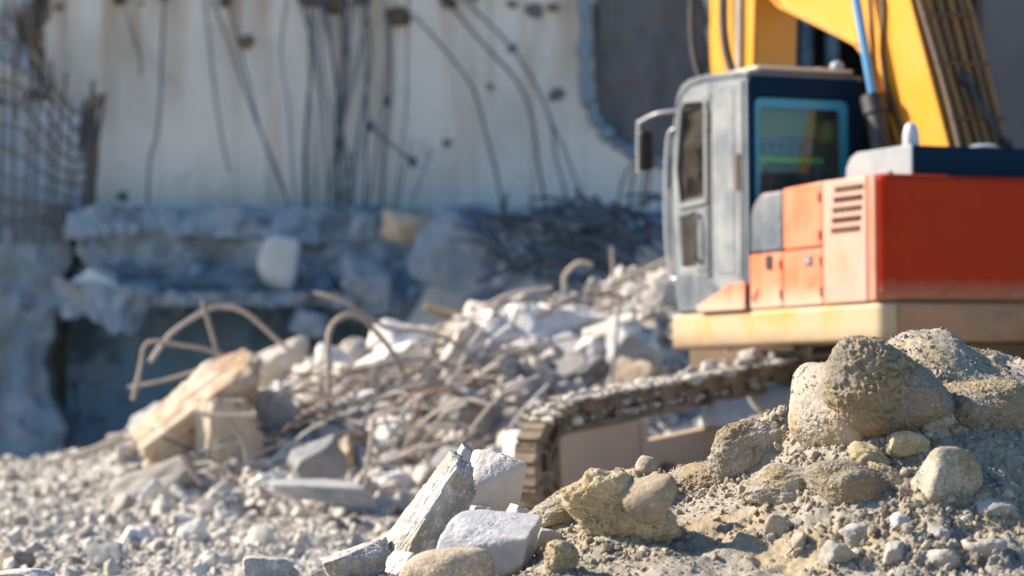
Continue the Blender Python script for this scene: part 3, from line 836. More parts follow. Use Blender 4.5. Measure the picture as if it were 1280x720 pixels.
special('concrete_slab', 450, 476, 23.2, 40, 18, 26, (0.2, 0.1, 0.3), M['chunk'], 'flat pale chunk behind the hoop shaped bar', 'rubble', 78)
special('concrete_slab', 395, 575, 19.5, 32, 20, 26, (0.2, -0.4, 0.4), M['greychunk'], 'grey angular chunk low in front of the heap', 'rubble', 79)
special('concrete_slab', 400, 612, 18.6, 62, 10, 40, (0.1, 0.08, 0.3), M['greychunk'], 'thin grey slab lying flat in front of the heap', 'slab', 80)
special('concrete_slab', 340, 510, 21.8, 26, 24, 22, (0.3, 0.3, 0.3), M['chunk'], 'squat chunk close beside the leaning tan block', 'rubble', 81)
special('concrete_slab', 655, 600, 17.6, 26, 60, 24, (0.1, 0.25, 0.5), M['whitechunk'], 'tall pale rock standing at the front of the crawler track', 'rock', 82, p=10, rough=0.1)
special('stone', 902, 519, 18.6, 33, 21, 26, (0, 0.1, 0), M['greychunk'], 'oval grey stone lying under the upper run of the track', 'stone', 83, boxy=False, planes=10, p=7)
special('stone', 965, 503, 19.2, 30, 26, 26, (0, 0.3, 0), M['greychunk'], 'rounded stone in the shade behind the lumpy grey rock', 'stone', 84, boxy=False, planes=10, p=7)
special('rusty_plate', 590, 402, 25.3, 66, 5, 20, (0.2, 0.3, 0.2), M['rustbar'], 'orange brown rusty strip lying across the heap crest', 'metal strip', 85)

# bent reinforcing bars
def bar(name, pts, Y, r, label, mat, cat='rebar', group=None, dY=0.0, seg=8):
    n = len(pts)
    m = MB(); m.tube([at(p[0] + random.uniform(-2, 2) * (0 < i < n - 1), p[1] + random.uniform(-2, 2) * (0 < i < n - 1), Y + dY * i / (n - 1)) for i, p in enumerate(pts)], r * .72, seg, step=3, wob=0.09)
    o = m.build(name, mat, None, angle=60)
    return tag(o, label, cat, group)

RB = M['rebar']
bar('bent_rebar', [(166, 500), (176, 460), (186, 430), (225, 432), (265, 438), (300, 458), (320, 490)], 22.0, .024, 'bar with a hooked end bent out over the tan block', RB, dY=.2)
bar('bent_rebar', [(188, 452), (212, 420), (245, 394), (272, 384), (304, 391), (340, 420), (372, 446)], 22.6, .028, 'thick bar curving in a wide arch above the tan block', RB, dY=.8)
bar('bent_rebar', [(253, 374), (262, 405), (272, 446), (280, 500)], 22.3, .026, 'straight bar standing up through the wide arch', RB)
bar('bent_rebar', [(50, 582), (120, 558), (190, 520), (232, 486), (262, 455)], 21.8, .022, 'long bar trailing from the tan block onto the gravel, uppermost of the two', RB, dY=.3)
bar('bent_rebar', [(90, 575), (160, 548), (232, 514), (300, 480), (320, 470)], 21.4, .022, 'long bar trailing from the tan block onto the gravel, lower of the two', RB, dY=.3)
bar('bent_rebar', [(160, 484), (205, 474), (252, 462)], 22.5, .02, 'thin short bar poking out behind the tan block', RB)
bar('bent_rebar', [(412, 530), (409, 470), (412, 420), (424, 397), (446, 396), (470, 418), (492, 446), (508, 480)], 22.0, .032, 'thick hoop shaped bar standing in the middle of the heap', RB, dY=.4)
bar('bent_rebar', [(392, 366), (430, 378), (480, 408), (530, 412), (575, 430), (622, 474)], 23.2, .027, 'long wavy bar running down behind the hoop', RB, dY=-.5)
bar('bent_rebar', [(570, 424), (605, 386), (640, 368), (690, 360)], 24.6, .026, 'upper looped bar reaching over the heap crest', RB)
bar('bent_rebar', [(556, 430), (598, 394), (645, 378), (705, 372), (730, 380)], 24.4, .026, 'lower looped bar reaching over the heap crest', RB)
bar('bent_rebar', [(706, 364), (706, 346), (714, 333), (726, 328), (740, 331)], 25.4, .03, 'short hooked bar like a walking stick on the crest', RB)
bar('bent_rebar', [(767, 350), (765, 308)], 25.6, .024, 'short upright bar on the crest beside the cab', RB)
bar('bent_rebar', [(764, 478), (768, 430), (773, 385)], 22.6, .022, 'thin upright bar in front of the long white slab', M['greychunk'])
bar('bent_rebar', [(467, 522), (462, 560), (455, 606), (452, 625)], 20.2, .026, 'stubby upright bar in the lower heap', RB)
bar('bent_rebar', [(338, 588), (352, 608), (378, 634)], 18.8, .035, 'pale stick lying in front of the tan block', M['whitechunk'])
bar('bent_rebar', [(226, 568), (238, 588), (252, 606)], 20.2, .026, 'short stick under the tan block', RB)
bar('bent_rebar', [(280, 520), (300, 545), (310, 580)], 20.6, .02, 'thin bar drooping over the brown upright block', RB)
bar('bent_rebar', [(240, 516), (280, 520), (320, 518)], 20.5, .026, 'bar laid level across the tan block', RB)
for k in range(4):
    bar('bundled_rebar', [(655 + 12 * k, 430 - 6 * k), (740, 392 - 9 * k), (842, 338 - 9 * k + 10 * (k % 2))], 25.0 + .12 * k, .026, 'straight bar in the bundle running up the crest to the cab', RB, group='bundle of bars beside the cab')
gt_ = 'thin wire or light bar curling through the debris heap'
for k in range(110):
    px, py = random.uniform(230, 720), random.uniform(390, 560)
    if py < 545 - (px - 330) * .42: py = 545 - (px - 330) * .42 + random.uniform(-25, 40)
    L = random.uniform(60, 190); a = random.gauss(0.38, 0.4)
    b = hit(px, py + 6, ground_z, 18.5, 26)
    dx, dz = math.cos(a) * L / 2, -math.sin(a) * L / 2
    if px + dx > 700 and py > 470: continue
    c = random.uniform(-34, 4)
    bar('rebar_wire', [(px - dx, py - dz), (px - dx * .4 + random.uniform(-9, 9), py - dz * .4 + c * .8), (px + dx * .3, py + dz * .3 + c), (px + dx, py + dz + random.uniform(-10, 10))], b.y - 0.55, random.uniform(.011, .02), gt_, (RB, M['darkrebar'], RB, M['whitechunk'], M['rustbar'])[k % 5], group='thin wires in the debris heap', dY=random.uniform(-.3, .6), seg=5)
gl_ = 'loose bar lying tangled across the middle of the debris heap'
for k in range(44):
    px, py = random.uniform(400, 700), random.uniform(455, 575)
    L = random.uniform(40, 120); a = random.gauss(0.32, 0.32)
    b = hit(px, py + 4, ground_z, 16.5, 26)
    dx, dz = math.cos(a) * L, -math.sin(a) * L
    c = random.uniform(-14, 14)
    if px + dx > 690 and py > 480: continue
    bar('loose_rebar', [(px - dx / 2, py - dz / 2), (px + c * .3, py - abs(c)), (px + dx / 2, py + dz / 2)], b.y - 0.4, random.uniform(.014, .028), gl_, RB if k % 6 else M['rustbar'], group='loose bars tangled in the heap', dY=random.uniform(-.2, .5), seg=6)
gd = 'dark bar in the shaded tangle at the foot of the plaster wall'
for k in range(85):
    px, py = random.gauss(722, 70), random.uniform(258, 350)
    if not 590 < px < 850: continue
    py = max(py, 285 - (px - 600) * .12 + abs(px - 740) * .2 - 20)
    L = random.uniform(45, 110); a = random.gauss(-0.4, 0.5)
    dx, dz = math.cos(a) * L, -math.sin(a) * L
    Y = random.uniform(32.6, 33.8)
    bar('tangled_rebar', [(px - dx / 2, py - dz / 2), (px + random.uniform(-15, 15), py + random.uniform(-16, 4)), (px + dx / 2, py + dz / 2)], Y, random.uniform(.025, .045), gd, M['darkrebar'], group='dark bars tangled at the wall', dY=random.uniform(-.5, .5), seg=6)
for k, (x0, y0, x1, y1) in enumerate([(785, 240, 803, 185), (800, 245, 812, 190), (770, 250, 790, 205), (808, 240, 815, 200)]):
    bar('tangled_rebar', [(x0, y0 + 20), ((x0 + x1) / 2, (y0 + y1) / 2), (x1, y1)], 34.5, .025, 'thin bar sticking up out of the shaded tangle beside the cab mirror', M['rustbar'], group='thin bars near the mirror', seg=6)

# ================================================================== the half demolished building
WY = 38.0
def wp(px, py):
    return ((px - 640) * WY / F, CAMH - (py - HZ) * WY / F)

def jag(pts, amp, n=5):
    out = []
    for i in range(len(pts)):
        a, b = Vector(pts[i]), Vector(pts[(i + 1) % len(pts)])
        L = (b - a).length
        k = max(1, int(L / 0.28)) if L < 9 else 1
        for j in range(k):
            p = a.lerp(b, j / k)
            if j and L < 9: p = p + Vector((random.uniform(-amp, amp), random.uniform(-amp, amp)))
            out.append((p.x, p.y))
    return out

def jag_open(pts, amp):
    out = []
    for a, b in zip(pts[:-1], pts[1:]):
        a, b = Vector(a), Vector(b)
        k = max(1, int((b - a).length / 0.22))
        for j in range(k):
            p = a.lerp(b, j / k) + (Vector((random.uniform(-amp, amp), random.uniform(-amp, amp))) if j else Vector((0, 0)))
            out.append((p.x, p.y))
    return out

bld = empty('demolished_building', (0, WY, 0))
tag(bld, 'half demolished building with a pale plaster wall and torn openings', 'building')
front = lambda a, b, d: Vector((a, d, b))
# plaster skin: outline with the torn edges; the big torn hole beside it shows bare concrete
hole = jag([wp(740, 28), wp(752, -60), wp(878, -60), wp(878, 205), wp(838, 205), wp(792, 190), wp(762, 172), wp(746, 140), wp(742, 80)], 0.13)
left_edge = [wp(62, -120), wp(60, 15), wp(48, 52), wp(58, 92), wp(78, 128), wp(100, 138), wp(128, 120), wp(126, 190), wp(116, 272)]
skin = [wp(116, 282), wp(900, 282), wp(900, -2000), wp(62, -2000)] + jag_open(left_edge, 0.06)
MB().prism(skin, front, WY - 0.14, WY, [hole]).build('plaster_wall', M['wall'], bld, angle=30)
MB().box((-30, WY + 0.02, -2), ((900 - 640) * WY / F, WY + 0.5, 24)).build('concrete_wall', M['inner'], bld)  # unseen height is raised so the building shades the background
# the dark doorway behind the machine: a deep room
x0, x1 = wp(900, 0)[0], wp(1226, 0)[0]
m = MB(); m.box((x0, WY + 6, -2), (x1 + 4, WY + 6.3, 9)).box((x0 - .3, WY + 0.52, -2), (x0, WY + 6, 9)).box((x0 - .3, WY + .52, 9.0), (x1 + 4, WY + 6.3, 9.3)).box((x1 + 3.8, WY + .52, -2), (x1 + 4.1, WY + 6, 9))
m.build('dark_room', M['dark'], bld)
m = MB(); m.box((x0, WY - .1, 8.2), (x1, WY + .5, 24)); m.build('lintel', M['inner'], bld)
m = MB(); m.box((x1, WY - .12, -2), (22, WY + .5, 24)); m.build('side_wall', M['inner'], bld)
for k, px in enumerate((1012, 1046)):
    xx = wp(px, 0)[0]; m = MB(); m.box((xx, WY + 1.2, -1), (xx + .16, WY + 1.5, 8.9)); m.build('steel_post', M['void'], bld, bevel=.01)
# rounded broken rim round the torn hole
m = MB(); m.tube([Vector((*[wp(a, b)[0]], WY - .16, wp(a, b)[1])) for a, b in ((731, -30), (731, 60), (733, 120), (744, 150), (766, 176), (795, 194), (840, 208), (880, 214))], .075, 8, wob=.6)
m.build('broken_rim', M['pier'], bld)
# floor slab edge below the plaster
r_ = random.Random(4)
def rough_slab(lo, hi, name, mat, seed, amp=.09, nx=90, nz=16):
    """block whose front face is hacked and broken"""
    xs_ = np.linspace(lo[0], hi[0], nx); zs_ = np.linspace(lo[2], hi[2], nz)
    Xg, Zg = np.meshgrid(xs_, zs_)
    P = np.stack([Xg.ravel(), np.zeros(Xg.size), Zg.ravel()], 1)
    dY = amp * fbm(P * 1.6, 4, seed, .6) * 2 + amp * .5 * fbm(P * 6, 3, seed + 9)
    xj = amp * 3.0 * fbm(np.stack([P[:, 2] * 1.3, P[:, 2] * 0, np.sign(P[:, 0] - (lo[0] + hi[0]) / 2)], 1), 4, seed + 21)
    ed = np.maximum(sstep(1 - (P[:, 0] - lo[0]) / 1.2), sstep(1 - (hi[0] - P[:, 0]) / 1.2))
    V = np.stack([P[:, 0] + xj * ed, lo[1] + dY, P[:, 2]], 1)
    hi_ = Zg.ravel() > hi[2] - 0.01
    V[hi_, 2] += amp * 1.6 * fbm(P[hi_] * 1.9, 4, seed + 5)
    low = Zg.ravel() < lo[2] + 0.01
    V[low, 2] += amp * 2.2 * fbm(P[low] * 2.3, 3, seed + 3)
    nn = len(V)
    Vb = V.copy(); Vb[:, 1] = hi[1]
    i = (np.arange(nz - 1)[:, None] * nx + np.arange(nx - 1)[None, :]).ravel()
    Fq = [np.stack([i, i + 1, i + nx + 1, i + nx], 1)]
    b = np.arange(nx - 1); Fq.append(np.stack([b, b + nn, b + 1 + nn, b + 1], 1))
    t = (nz - 1) * nx + np.arange(nx - 1); Fq.append(np.stack([t, t + 1, t + 1 + nn, t + nn], 1))
    s = np.arange(nz - 1) * nx
    Fq.append(np.stack([s, s + nx, s + nx + nn, s + nn], 1))
    s = s + nx - 1; Fq.append(np.stack([s, s + nn, s + nx + nn, s + nx], 1))
    V = np.concatenate([V, Vb]) - np.array([0, WY, 0])
    return link(name, np_mesh(name, V, np.concatenate(Fq), mat, True, 35), bld)
lx0, lz1 = wp(104, 266); lz0 = wp(0, 378)[1]
rough_slab((lx0, WY - 1.25, lz0), (3.6, WY - .15, lz1), 'floor_slab', M['ledge'], 3, .15, 160, 40)
rough_slab((lx0, WY - 1.42, lz1 - .34), (3.6, WY - 1.2, lz1 - .02), 'slab_rim', M['ledge'], 13, .1, 120, 8)
rough_slab((lx0, WY - 1.36, lz0 + .02), (3.6, WY - 1.2, lz0 + .3), 'slab_beam', M['pier'], 23, .16, 120, 8)
rough_slab((lx0, WY - 2.3, wp(0, 388)[1]), (1.2, WY - 1.0, wp(0, 366)[1]), 'broken_shelf', M['ledge'], 63, .2, 140, 8)
rough_slab((wp(736, 0)[0], WY - .06, wp(0, 214)[1]), (wp(898, 0)[0], WY + .1, wp(0, -70)[1]), 'bare_panel', M['inner'], 83, .09, 70, 70)
rough_slab((-13, WY - 1.0, -2.2), (wp(88, 0)[0], WY - .14, wp(0, 262)[1]), 'masonry_pier', M['pier'], 33, .16, 90, 60)
rough_slab((-13, WY - .5, wp(0, 128)[1]), (wp(44, 0)[0], WY - .02, 11), 'upper_masonry', M['pale_masonry'], 43, .3, 60, 50)
rough_slab((-13, WY - .35, 2.0), (wp(118, 0)[0], WY - .02, wp(0, 130)[1]), 'lower_masonry', M['pale_masonry'], 53, .1, 60, 30)
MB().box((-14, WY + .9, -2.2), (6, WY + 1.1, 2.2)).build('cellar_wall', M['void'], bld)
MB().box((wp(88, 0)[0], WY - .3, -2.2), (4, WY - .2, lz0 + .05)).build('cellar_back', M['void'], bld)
m = MB(); m.box((wp(-30, 0)[0], WY - 1.2, wp(0, 265)[1]), (wp(9, 0)[0], WY - .9, wp(0, 160)[1])); m.build('void_shade_box', M['dark'], bld)  # solid black box stands in for the darkness of a void
# broken stubs from which the bars hang
for k, (px, py, s) in enumerate([(150, 2, .16), (205, -3, .12), (282, 4, .14), (310, 54, .2), (420, 4, .34), (388, 2, .24), (500, 22, .3), (455, 0, .2), (560, 4, .2), (590, -4, .18), (640, 8, .1), (76, 10, .1), (690, 12, .12), (178, 6, .07)]):
    V, Fc = rock_verts(4, 700 + k, planes=12, p=12, rough=.2, freq=2)
    V = V * np.array([s * .7, .16, s * .5]) + np.array([wp(px, py)[0], -.12, wp(px, py)[1]])
    link('broken_stub', np_mesh('broken_stub', V, Fc, M['rustbar'] if k % 2 else M['brownplate'], True, 40), bld)
for k, (px, py, s) in enumerate([(155, 247, .06), (695, 120, .08), (612, 110, .05), (560, 180, .05), (665, 16, .09), (640, 62, .05)]):
    V, Fc = rock_verts(3, 760 + k, planes=7, p=8, rough=.35, freq=2); c = wp(px, py)
    link('spalled_patch', np_mesh('spalled_patch', V * np.array([s * 1.5, .012, s * 1.1]) + np.array([c[0], -.14, c[1]]), Fc, M['inner'], True, 40), bld)

# broken bits wedged in the slab edge
for k in range(34):
    px = random.uniform(110, 600); py = random.choice([random.uniform(268, 300), random.uniform(340, 392), random.uniform(268, 392)])
    V, Fc = rock_verts(3, 800 + k % 11, planes=9, p=18, rough=.2, freq=2, lo=.45)
    s = min(.2, math.exp(random.gauss(-2.1, .5))); c = wp(px, py)
    V = (V * s) @ rot3(k, k * 2, k * 3).T + np.array([c[0], -1.3 - random.uniform(0, .25), c[1]])
    link('broken_stub', np_mesh('broken_stub', V, Fc, random.choice([M['ledge'], M['pier'], M['ledge'], M['ledgestone']]), True, 40), bld)
# ragged dark edge of the plaster skin
m = MB(); m.tube([Vector((wp(a, b)[0], WY - .13, wp(a, b)[1])) for a, b in ((62, -60), (61, 15), (49, 52), (59, 92), (79, 127), (100, 137), (127, 121))], .05, 7, step=8, wob=.45); m.build('torn_edge', M['rustbar'], bld)

# things lying on the slab edge
special('concrete_slab', 346, 330, 36.3, 25, 36, 14, (0.1, 0.15, 0.2), M['whitechunk'], 'pale rounded slab standing on edge against the wall', 'slab', 91, boxy=False, planes=4, p=5, rough=.06)
special('concrete_slab', 120, 358, 36.0, 24, 16, 20, (0.1, 0.5, 0.2), M['whitechunk'], 'pale chunk hanging over the dark cellar opening', 'rubble', 92)
special('concrete_slab', 96, 366, 35.8, 28, 6, 16, (0.1, 0.6, 0.2), M['chunk'], 'thin tilted slab under the pale chunk by the cellar', 'slab', 93)
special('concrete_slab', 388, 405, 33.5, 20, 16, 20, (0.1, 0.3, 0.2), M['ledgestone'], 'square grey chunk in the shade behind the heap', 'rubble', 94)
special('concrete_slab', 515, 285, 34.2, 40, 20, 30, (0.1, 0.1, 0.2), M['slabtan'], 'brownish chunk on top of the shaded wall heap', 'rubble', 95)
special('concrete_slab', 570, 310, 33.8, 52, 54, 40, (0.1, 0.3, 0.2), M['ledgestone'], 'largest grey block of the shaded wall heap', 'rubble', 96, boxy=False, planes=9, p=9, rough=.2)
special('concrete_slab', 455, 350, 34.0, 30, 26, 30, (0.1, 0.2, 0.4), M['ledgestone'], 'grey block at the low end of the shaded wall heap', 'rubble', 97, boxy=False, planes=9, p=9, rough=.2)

# bars hanging down the wall
H = 'thin rusty bar hanging in the dense bunch down the middle of the plaster wall'
G = 'bars bunched down the middle of the wall'
hang = [
    ([(150, -4), (165, 40), (174, 70), (176, 96)], .02, 'short curved bar hanging highest at the torn wall corner', None),
    ([(206, -8), (203, 80), (198, 160), (187, 200), (184, 265), (182, 350)], .028, 'long kinked bar hanging alone down the pale wall', None),
    ([(256, -4), (264, 90), (276, 155), (286, 215)], .022, 'thin bar ending half way down the pale wall', None),
    ([(264, -4), (290, 70), (320, 150), (350, 230), (366, 285)], .028, 'slanting bar, longest of the slanting pair', None),
    ([(284, -4), (300, 70), (325, 165), (357, 245)], .026, 'slanting bar, shorter of the slanting pair', None),
    ([(362, -6), (352, 60), (358, 130), (369, 230), (374, 285)], .02, H, G), ([(372, -6), (392, 60), (384, 120), (379, 200), (380, 290)], .022, H, G),
    ([(396, 0), (390, 80), (383, 180), (385, 320)], .026, H, G), ([(385, -6), (395, 60), (405, 160), (410, 300)], .022, H, G),
    ([(400, -6), (415, 60), (424, 150), (431, 250), (436, 360)], .036, 'thickest dark bar in the bunch down the middle of the wall', None),
    ([(425, -6), (430, 60), (422, 140), (428, 340)], .03, H, G), ([(442, -6), (430, 100), (415, 200), (400, 300)], .022, H, G),
    ([(410, 10), (420, 120), (438, 220), (447, 310)], .022, H, G), ([(463, -6), (447, 80), (430, 150), (424, 200)], .02, H, G), ([(380, 0), (400, 120), (398, 230), (406, 310)], .018, H, G),
    ([(480, 0), (486, 60), (482, 120), (470, 200), (453, 300)], .022, H, G), ([(486, 20), (488, 110), (481, 210), (477, 300)], .03, H, G),
    ([(512, -6), (509, 60), (510, 130), (498, 220), (489, 290)], .018, H, G), ([(440, 190), (425, 260), (412, 320)], .02, H, G), ([(540, 185), (526, 220), (508, 275)], .016, H, G), ([(514, 180), (502, 230), (494, 290)], .016, H, G), ([(462, 150), (448, 210), (436, 290)], .016, H, G),
    ([(518, 20), (558, 63), (594, 112), (605, 165), (620, 215), (629, 265)], .028, 'bar sweeping out in one bow beside the bunch', None),
    ([(553, -6), (600, 50), (645, 100), (664, 148), (672, 200), (683, 265)], .032, 'thick bar of the bowed pair, nearer the bunch', None),
    ([(573, -6), (620, 40), (655, 85), (685, 145), (697, 200), (713, 265)], .03, 'thick bar of the bowed pair, nearer the cab', None),
    ([(685, 145), (705, 185), (731, 255)], .022, 'short bar branching off the bowed pair', None),
]
for k in range(6):
    x = random.gauss(410, 30); x2 = x + random.gauss(0, 16)
    hang.append(([(x, -6), (x + random.uniform(-9, 9), 70), ((x + x2) / 2 + random.uniform(-8, 8), 170), (x2, random.uniform(270, 350))], random.uniform(.016, .03), H, G))
for pts, r, lb, gr in hang:
    bar('hanging_rebar', pts, WY - .3, r * .85, lb, M['darkrebar'], group=gr, dY=-.5 if pts[-1][1] > 240 else -.1, seg=6)
bar('hanging_rebar', [(460, 154), (490, 182), (520, 206)], WY - .9, .03, 'short stick with clods caught crosswise in the hanging bars', M['darkrebar'], seg=6)
for px, py, lb in ((462, 158, 'upper clod of concrete caught on the crosswise stick'), (516, 202, 'lower clod of concrete caught on the crosswise stick'), (484, 126, 'clod of concrete stuck on a hanging bar above the crosswise stick')):
    special('concrete_clod', px, py, WY - .9, 6, 7, 6, (0, 0, 0), M['darkrebar'], lb, 'clod', px, boxy=False, planes=9, p=9, rough=.15)
# torn reinforcing mesh at the wall's corner
m = MB()
def mesh_pt(u, v):   # u across, v down
    top = Vector((2 + 126 * u, float(itp(u, [(0, 20), (.3, 52), (.5, 96), (.7, 134), (.8, 138), (1, 117)])), 0)); bot = Vector((0 + 108 * u, 305, 0))
    p = top.lerp(bot, v)
    return at(p.x, p.y, WY - 1.15 - .35 * math.sin(u * 3) * (1 - v))
for k in range(10):
    u = (k / 9) ** .85
    m.tube([mesh_pt(u + .02 * math.sin(k * 3 + v * 4), v) for v in (-.08 * (k % 3), .25, .5, .75, 1)], .02 if k < 8 else .03, 6)
for k in range(9):
    v = .05 + .105 * k
    m.tube([mesh_pt(u, v + .02 * math.sin(u * 7 + k)) for u in (-.1, .2, .4, .6, .8, 1)], .018, 6)
o = m.build('rebar_mesh', M['meshbar']); tag(o, 'torn sheet of rusty reinforcing mesh hanging at the wall corner', 'rebar mesh')
bar('torn_metal_strip', [(36, 60), (58, 92), (76, 130), (100, 138), (130, 119)], WY - 1.1, .05, 'ochre torn edge strip curling above the reinforcing mesh', M['slabtan'], 'metal strip')
for k in range(5):
    bar('bent_rebar', [(4 + 12 * k, -10 + 6 * k), (14 + 10 * k, 60), (22 + 9 * k, 150 - 6 * k)], WY - .9, .025, 'bar running down the upper masonry into the reinforcing mesh', M['rustbar'], group='bars above the reinforcing mesh', seg=6)

# ================================================================== excavator
HOUSE = math.radians(25.6)
PIT = math.radians(1.2)
Cx, Cy, Zp = 2.328, 18.0, 1.35
Au = Vector((-math.sin(HOUSE) * math.cos(PIT), math.cos(HOUSE) * math.cos(PIT), -math.sin(PIT)))
Aw = Vector((math.cos(HOUSE), math.sin(HOUSE), 0))
Az = Aw.cross(Au).normalized()
def hx(v):                       # house axes: u forward, w to its right, z up
    return Vector((Cx, Cy, Zp)) + Au * v.x + Aw * v.y + Az * (v.z - Zp)

EX = empty('excavator', (2.75, 19.6, 0.1))
tag(EX, 'orange and navy crawler excavator with yellow boom parked on the rubble', 'excavator')
H_ = lambda: MB(hx)
side = lambda a, b, d: Vector((a, d, b))      # outline in u, z pushed along w
rear = lambda a, b, d: Vector((d, a, b))      # outline in w, z pushed along u
plan = lambda a, b, d: Vector((a, b, d))      # outline in u, w pushed along z


def rrect(x0, y0, x1, y1, r, n=5, which=(1, 1, 1, 1)):
    out = []
    for k, (cx, cy, a0) in enumerate(((x1 - r, y1 - r, 0), (x0 + r, y1 - r, 90), (x0 + r, y0 + r, 180), (x1 - r, y0 + r, 270))):
        if not which[k]:
            out.append(((x1, y1), (x0, y1), (x0, y0), (x1, y0))[k]); continue
        for j in range(n + 1):
            a = math.radians(a0 + 90 * j / n)
            out.append((cx + r * math.cos(a), cy + r * math.sin(a)))
    return out

# deck skirt
H_().prism(rrect(-.02, 0, 2.78, 2.32, .09), plan, 1.215, 1.468).build('skirt', M['skirt'], EX, bevel=.03, seg=3)
for ww in (.5, 1.0, 1.6):
    m = H_(); m.tube([(-.034, ww, 1.5), (-.034, ww, 1.53)], .025, 10, False); m.build('lifting_stub', M['rustshade'], EX)
H_().box((-.045, .12, 1.23), (-.022, 2.22, 1.455)).build('rear_shade_plate', M['rustshade'], EX, bevel=.008)  # added plate: rust colour plus painted shade on the skirt's rear face
H_().box((.1, .75, 1.10), (1.9, 2.2, 1.212)).build('deck_underside', M['brownplate'], EX, bevel=.01)
m = H_(); m.lathe([(.0, .78), (.45, .78), (.45, 1.09), (.0, 1.09)], (1.25, 1.35, 0), seg=40); m.build('slewing_ring', M['track'], EX)
# counterweight and body
H_().prism(rrect(-.03, -.002, .62, 2.32, .09, 10, (0, 1, 1, 0)), plan, 1.475, 2.285).build('counterweight', M['red'], EX, bevel=.05, seg=5)
m = H_(); m.prism([(.03, 1.476), (.03, 2.25), (.045, 2.276), (.118, 2.276), (.118, 1.476)], side, -.009, .3); m.build('lit_corner_strip', M['litcorner'], EX, bevel=.008)  # added strip: sunlight on the counterweight corner, painted pale
m = H_(); m.prism([(.125, 1.47), (.125, 2.25), (.145, 2.278), (.655, 2.278), (.655, 1.47)], side, -.012, .5); vp = m.build('vent_panel', M['faded'], EX, bevel=.012)
for k in range(5):
    z = 2.215 - .064 * k - (.002 * k)
    f = .02 * k
    s_ = H_().box((.155 + .01 * k, -.0145, z - .021), (.50 + .012 * k, -.011, z + .014)).build('vent_slot', M['slot'], vp)
    fins = H_()
    for j in range(13):
        uu = .165 + .01 * k + .0262 * j
        fins.box((uu, -.021, z - .020), (uu + .008 + .006 * ((j * 7 + k) % 3), -.0146, z + .008))
    fins.build('vent_fins', M['slot'] if k % 2 else M['brownplate'], s_)
m = H_(); m.prism([(.668, 1.47), (.668, 1.842), (1.165, 1.842), (1.165, 1.47)], side, -.006, .5); dl = m.build('side_door', M['faded'] if False else M['orange'], EX, bevel=.01)
m = H_(); m.prism([(.668, 1.852), (.668, 2.28), (1.165, 2.265), (1.165, 1.852)], side, -.004, .5); m.build('side_panel', M['orange'], EX, bevel=.014)
lt = H_().box((.79, -.016, 1.735), (.88, -.006, 1.80)).build('latch', M['bluegrey'], dl, bevel=.004)
H_().box((.815, -.02, 1.752), (.855, -.0165, 1.782)).build('keyhole_cover', M['faded'], dl, bevel=.002)
for uu, zz in ((.69, 1.56), (.69, 1.76), (1.2, 1.56), (1.2, 1.76), (.70, 1.93), (.70, 2.18)):
    m = H_(); m.tube([(uu, -.01, zz - .03), (uu, -.01, zz + .03)], .012, 8, False); m.build('hinge', M['orange'], EX)
arc = [(1.60 - .19 * (1 - math.cos(math.radians(a))), 2.06 + .19 * math.sin(math.radians(a))) for a in range(0, 91, 10)]
m = H_(); m.prism([(1.178, 1.47), (1.61, 1.47), (1.61, 1.842), (1.178, 1.842)], side, -.004, .5); d2 = m.build('side_door', M['orange'], EX, bevel=.01)
H_().box((1.31, -.018, 1.735), (1.38, -.004, 1.83)).build('latch', M['black'], d2, bevel=.004)
H_().tube([(1.54, -.012, 1.52), (1.54, -.02, 1.56), (1.50, -.02, 1.57), (1.50, -.012, 1.6)], .006, 6).build('door_pull', M['slot'], d2)
m = H_(); m.prism([(1.178, 1.852), (1.605, 1.852)] + arc + [(1.178, 2.258)], side, -.004, .9); m.build('corner_cover', M['bluegrey'], EX, bevel=.02, seg=3)
H_().box((.5, .04, 1.475), (1.55, 2.28, 2.262)).build('engine_housing', M['orange'], EX, bevel=.03)
# hood on top
m = H_(); m.prism([(.152, 2.27), (.152, 2.49), (.80, 2.49), (.88, 2.46), (.93, 2.40), (.955, 2.27)], side, .352, .368); m.build('hood_side', M['hoodgrey'], EX, bevel=.006)
m = H_(); m.prism([(.152, 2.27), (.152, 2.487), (.80, 2.487), (.88, 2.457), (.93, 2.40), (.95, 2.27)], side, .372, 2.2); m.build('hood', M['navy'], EX, bevel=.02, seg=3)
m = H_(); m.lathe([(.055, 0), (.055, .06), (.052, .11), (.04, .155), (.02, .178), (0, .182)], (.33, .47, 2.47), seg=20); m.build('exhaust_cap', M['chrome'], EX)
m = H_(); m.lathe([(.11, 0), (.11, .03), (.07, .05), (0, .052)], (.45, 1.12, 2.486), seg=20); m.build('filler_cap', M['hoodgrey'], EX)
m = H_(); m.lathe([(.016, 0), (.016, .012), (0, .014)], (.04, .12, 2.288), seg=10); m.build('bolt', M['black'], EX)

